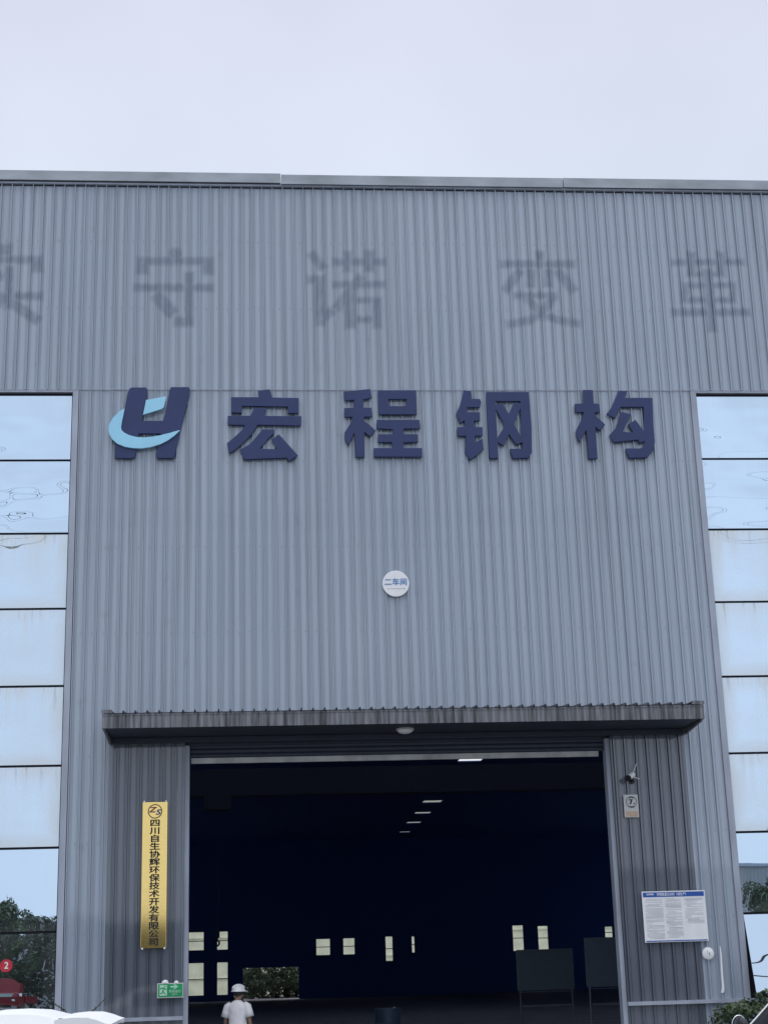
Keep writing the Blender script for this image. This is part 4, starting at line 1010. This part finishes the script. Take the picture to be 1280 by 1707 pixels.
# beyond the rear wall
cb = thing('cream_building', 'cream rendered building standing behind the hall, seen through its rear windows', 'building', (8, 150, 0))
b = MB(); b.box(-70, 90, 150, 165, 0, 20)
for z in (1.2, 2.6, 4.3, 7.0): b.box(-70, 90, 149.9, 149.9995, z*1.4, z*1.4 + .16)
b.build('wall', M['cream'], cb)
for i, x in enumerate((-.4, 1.5, 3.1)):
    t = thing('tree', ('young tree outside the rear doorway, leftmost of three', 'young tree outside the rear doorway, middle of three', 'young tree outside the rear doorway, rightmost of three')[i], 'tree', (x, 108 + i, 0), 0, 'young trees outside the rear doorway')
    tree_parts(t, 3.0 + .3*i, 1.3, 90 + i, 'leaf3', 2200, .12, .08)
hg = MB(); leaves(hg, [((-.9 + 1.0*k, 112, .9 + .25*math.sin(k*1.9)), 1.0, 1.5, 1) for k in range(6)], 5000, .16, 77)
tag(hg.build('hedge', M['leaf']), 'mid green hedge seen through the open rear doorway', 'hedge')

# ------------------------------------------------------------------ the worker in the doorway
M['skin'] = mat('skin', (.36, .21, .15), .55, 0, .06, 20.0); M['shirt'] = mat('white_cotton', (.86, .85, .87), .85, 0, .05, 9.0, bump=.9, bscale=9.0)
M['trousers'] = mat('dark_trousers', (.03, .035, .05), .85); M['hairm'] = mat('short_dark_hair', (.035, .033, .035), .7, 0, .3, 40.0); M['shoe'] = mat('shoe_black', (.02,.02,.02), .5)
wk = thing('person', 'worker in a white hard hat and white T-shirt walking into the hall', 'person', (-.34, .8, .004), R_(-14))
V = []; Rd = []; E = []
def joint(p, r, par=None):
    V.append(p); Rd.append(r if isinstance(r, tuple) else (r, r))
    if par is not None: E.append((par, len(V)-1))
    return len(V)-1
pel = joint((0,0,.84), (.14,.10)); sp = joint((0,.01,1.0), (.13,.09), pel); chn = joint((0,0,1.18), (.15,.10), sp); nb_ = joint((0,-.015,1.31), (.075,.06), chn); nk = joint((.002,.0,1.355), (.050,.052), nb_)
HD = Vector((.012,.02,0))
jw = joint((.012,.022,1.405), (.062,.075), nk); hd = joint((.012,.012,1.475), (.074,.088), jw); tp = joint((.012,.008,1.555), (.060,.072), hd)
yaw_h = R_(-48); fx, fy = -math.sin(yaw_h), math.cos(yaw_h)
nose = joint((.012 + fx*.098, .02 + fy*.098, 1.452), .013, jw)
for s_ in (-1, 1):
    joint((.012 + s_*fy*.082, .012 - s_*fx*.082, 1.462), (.012,.02), hd)
for s_ in (-1, 1):
    sh_ = joint((s_*.165, -.005, 1.275), .056, chn); el = joint((s_*.225, -.02, 1.03), .040, sh_); wr_ = joint((s_*.248, .055, .81), .028, el); pm = joint((s_*.248, .080, .745), (.022,.038), wr_)
    th = joint((s_*.232, .112, .752), .010, pm); joint((s_*.222, .128, .722), .008, th)
    for k, (dy, L) in enumerate(((.104,.075), (.088,.082), (.072,.078), (.056,.062))):
        f1 = joint((s_*.247, dy, .700), .0092, pm); f2 = joint((s_*.242, dy+.006, .700 - L*.5), .0085, f1); joint((s_*.230, dy+.006, .700 - L*.95), .0075, f2)
    hp = joint((s_*.085, 0, .78), .085, pel); kn = joint((s_*.095, .02 + .05*s_, .44), .055, hp); an = joint((s_*.10, -.03 + .10*s_, .085), .037, kn); joint((s_*.105, .08 + .10*s_, .035), (.035,.03), an)
me = bpy.data.meshes.new('body'); me.from_pydata(V, E, []); tmp = bpy.data.objects.new('tmp_body', me); COL.objects.link(tmp)
sk = tmp.modifiers.new('skin', 'SKIN'); sk.use_smooth_shade = True
for i, v in enumerate(me.skin_vertices[0].data): v.radius = Rd[i]; v.use_root = (i == 0)
sb = tmp.modifiers.new('sub', 'SUBSURF'); sb.levels = 2; sb.render_levels = 2
bm_ = bpy.data.meshes.new_from_object(tmp.evaluated_get(bpy.context.evaluated_depsgraph_get())); bpy.data.objects.remove(tmp)
bm_.name = 'body'; bm_.materials.clear(); bm_.materials.append(M['skin'])
bo = bpy.data.objects.new('body', bm_); COL.objects.link(bo); bo.parent = wk
HC = Vector((.012, .012, 0))
for s_ in (-1, 1):
    b = MB(); b.ell(tuple(HC + Vector((fx*.078 + s_*fy*.03, fy*.078 - s_*fx*.03, 1.478))), .012, .012, .010, 10, 8); b.build('eye', M['ink'], wk, True, local=True)
b = MB(); b.tube([HC + Vector((fx*.090 - .02*fy, fy*.090 + .02*fx, 1.415)), HC + Vector((fx*.094, fy*.094, 1.414)), HC + Vector((fx*.090 + .02*fy, fy*.090 - .02*fx, 1.415))], .006, 6); b.build('mouth', mat('lip', (.30,.13,.11), .5), wk, True, local=True)
b = MB()                                                          # short hair below the hat, open at the face
for k in range(26):
    pass
rings = []
for z, rr_ in ((1.415, .90), (1.45, 1.04), (1.50, 1.06), (1.55, .98)):
    ring = []
    for k in range(25):
        a = R_(-125) + R_(250)*k/24; a0 = math.atan2(-fy, -fx) + a
        zz = z + (.045*(abs(k-12)/12)**2 if z < 1.44 else 0)
        ring.append((HC.x + .082*rr_*math.cos(a0), HC.y + .090*rr_*math.sin(a0), zz))
    rings.append(ring)
for i in range(3):
    n0 = len(b.v); b.add(rings[i] + rings[i+1], [(k, k+1, 25+k+1, 25+k) for k in range(24)])
hr_ = b.build('hair', M['hairm'], wk, True, local=True); so = hr_.modifiers.new('thick', 'SOLIDIFY'); so.thickness = .008; so.offset = 0
b = MB(); rings = []
for j in range(9):
    t = R_(90)*j/8; rings.append([(HC.x + (.128*math.cos(t)+.002)*math.cos(a)*(.95 if True else 1), HC.y + (.140*math.cos(t)+.002)*math.sin(a), 1.515 + .118*math.sin(t)**.9) for a in [2*math.pi*k/28 for k in range(28)]])
b.ring_loft(rings)
hat = b.build('hard_hat', M['white'], wk, True, local=True)
b = MB()
def brim_r(a):
    d = math.cos(a - math.atan2(fy, fx)); return .012 + .038*max(0, d)**2
b.ring_loft([[(HC.x + (.122+e_+(brim_r(a) if e_ > 0 else 0))*math.cos(a), HC.y + (.133+e_+(brim_r(a) if e_ > 0 else 0))*math.sin(a), z) for a in [2*math.pi*k/36 for k in range(36)]] for e_, z in ((0,1.512), (.004,1.505), (.006,1.514), (0,1.524))])
b.build('brim', M['white'], hat, True, local=True)
b = MB()
for dx in (-.03, 0, .03):
    b.tube([(HC.x + dx*fy + fx*.136*math.sin(t), HC.y - dx*fx + fy*.136*math.sin(t), 1.520 + .117*math.cos(t) - abs(dx)*.12) for t in [R_(-60 + 12*k) for k in range(11)]], .007, 6)
b.build('ridge', M['white'], hat, True, local=True)
# T-shirt: one shell for trunk and sleeves, open at neck, cuffs and hem
def ringe(cx, cy, cz, rx, ry, n=24, fold=0.0, ph=0.0): return [(cx + rx*(1 + fold*math.sin(5*a+ph))*math.cos(a), cy + ry*(1 + fold*math.sin(7*a+ph*2))*math.sin(a), cz) for a in [2*math.pi*k/n for k in range(n)]]
b = MB()
b.ring_loft([ringe(0,.0,.80,.178,.135,24,.035,1.5), ringe(0,.0,.90,.172,.130,24,.03,.8), ringe(0,.005,1.02,.166,.125,24,.025,.2), ringe(0,.0,1.15,.182,.128,24,.012), ringe(0,-.005,1.235,.190,.122), ringe(0,-.008,1.285,.165,.105), ringe(0,-.012,1.322,.098,.080), ringe(0,-.012,1.345,.070,.066)], cap=False)
for s_ in (-1, 1):
    pts = [(s_*.12,-.004,1.275), (s_*.185,-.006,1.235), (s_*.212,-.012,1.15), (s_*.238,-.016,1.055)]
    P = [Vector(p) for p in pts]; rgs = []
    for i, (p, r_) in enumerate(zip(P, (.064,.074,.072,.074))):
        d = (P[min(i+1,3)] - P[max(i-1,0)]).normalized(); a = d.cross(Vector((0,1,0))).normalized(); c_ = d.cross(a)
        rgs.append([p + r_*(math.cos(2*math.pi*k/16)*a + math.sin(2*math.pi*k/16)*c_*1.05) for k in range(16)])
    b.ring_loft(rgs, cap=False)
ts = b.build('t_shirt', M['shirt'], wk, True, local=True); so = ts.modifiers.new('thick', 'SOLIDIFY'); so.thickness = .006; so.offset = 0
b = MB(); b.ring_loft([ringe(0,-.012,1.340,.074,.070), ringe(0,-.012,1.352,.068,.064)], cap=False); cl_ = b.build('collar', M['shirt'], ts, True, local=True); so = cl_.modifiers.new('thick', 'SOLIDIFY'); so.thickness = .008
b = MB(); b.ring_loft([ringe(0,0,.74,.165,.120), ringe(0,0,.82,.168,.122), ringe(0,0,.88,.160,.115)], cap=False)
for s_ in (-1, 1): b.ring_loft([ringe(s_*.085,0,.80,.095,.110,18), ringe(s_*.09,.01+.02*s_,.62,.085,.090,18), ringe(s_*.095,.02+.05*s_,.44,.072,.075,18), ringe(s_*.10,-.02+.09*s_,.10,.062,.066,18)], cap=False)
b.build('trousers', M['trousers'], wk, True, local=True)
for s_ in (-1, 1):
    b = MB(); y0 = -.03 + .10*s_
    b.ring_loft([[(s_*.103 + w*math.cos(a), y, max(0, h*(.5+.55*math.sin(a)))) for a in [2*math.pi*k/14 for k in range(14)]] for y, w, h in ((y0-.075,.025,.05), (y0-.06,.042,.09), (y0,.045,.105), (y0+.08,.048,.075), (y0+.15,.046,.06), (y0+.185,.022,.035))]); b.build('shoe', M['shoe'], wk, True, local=True)
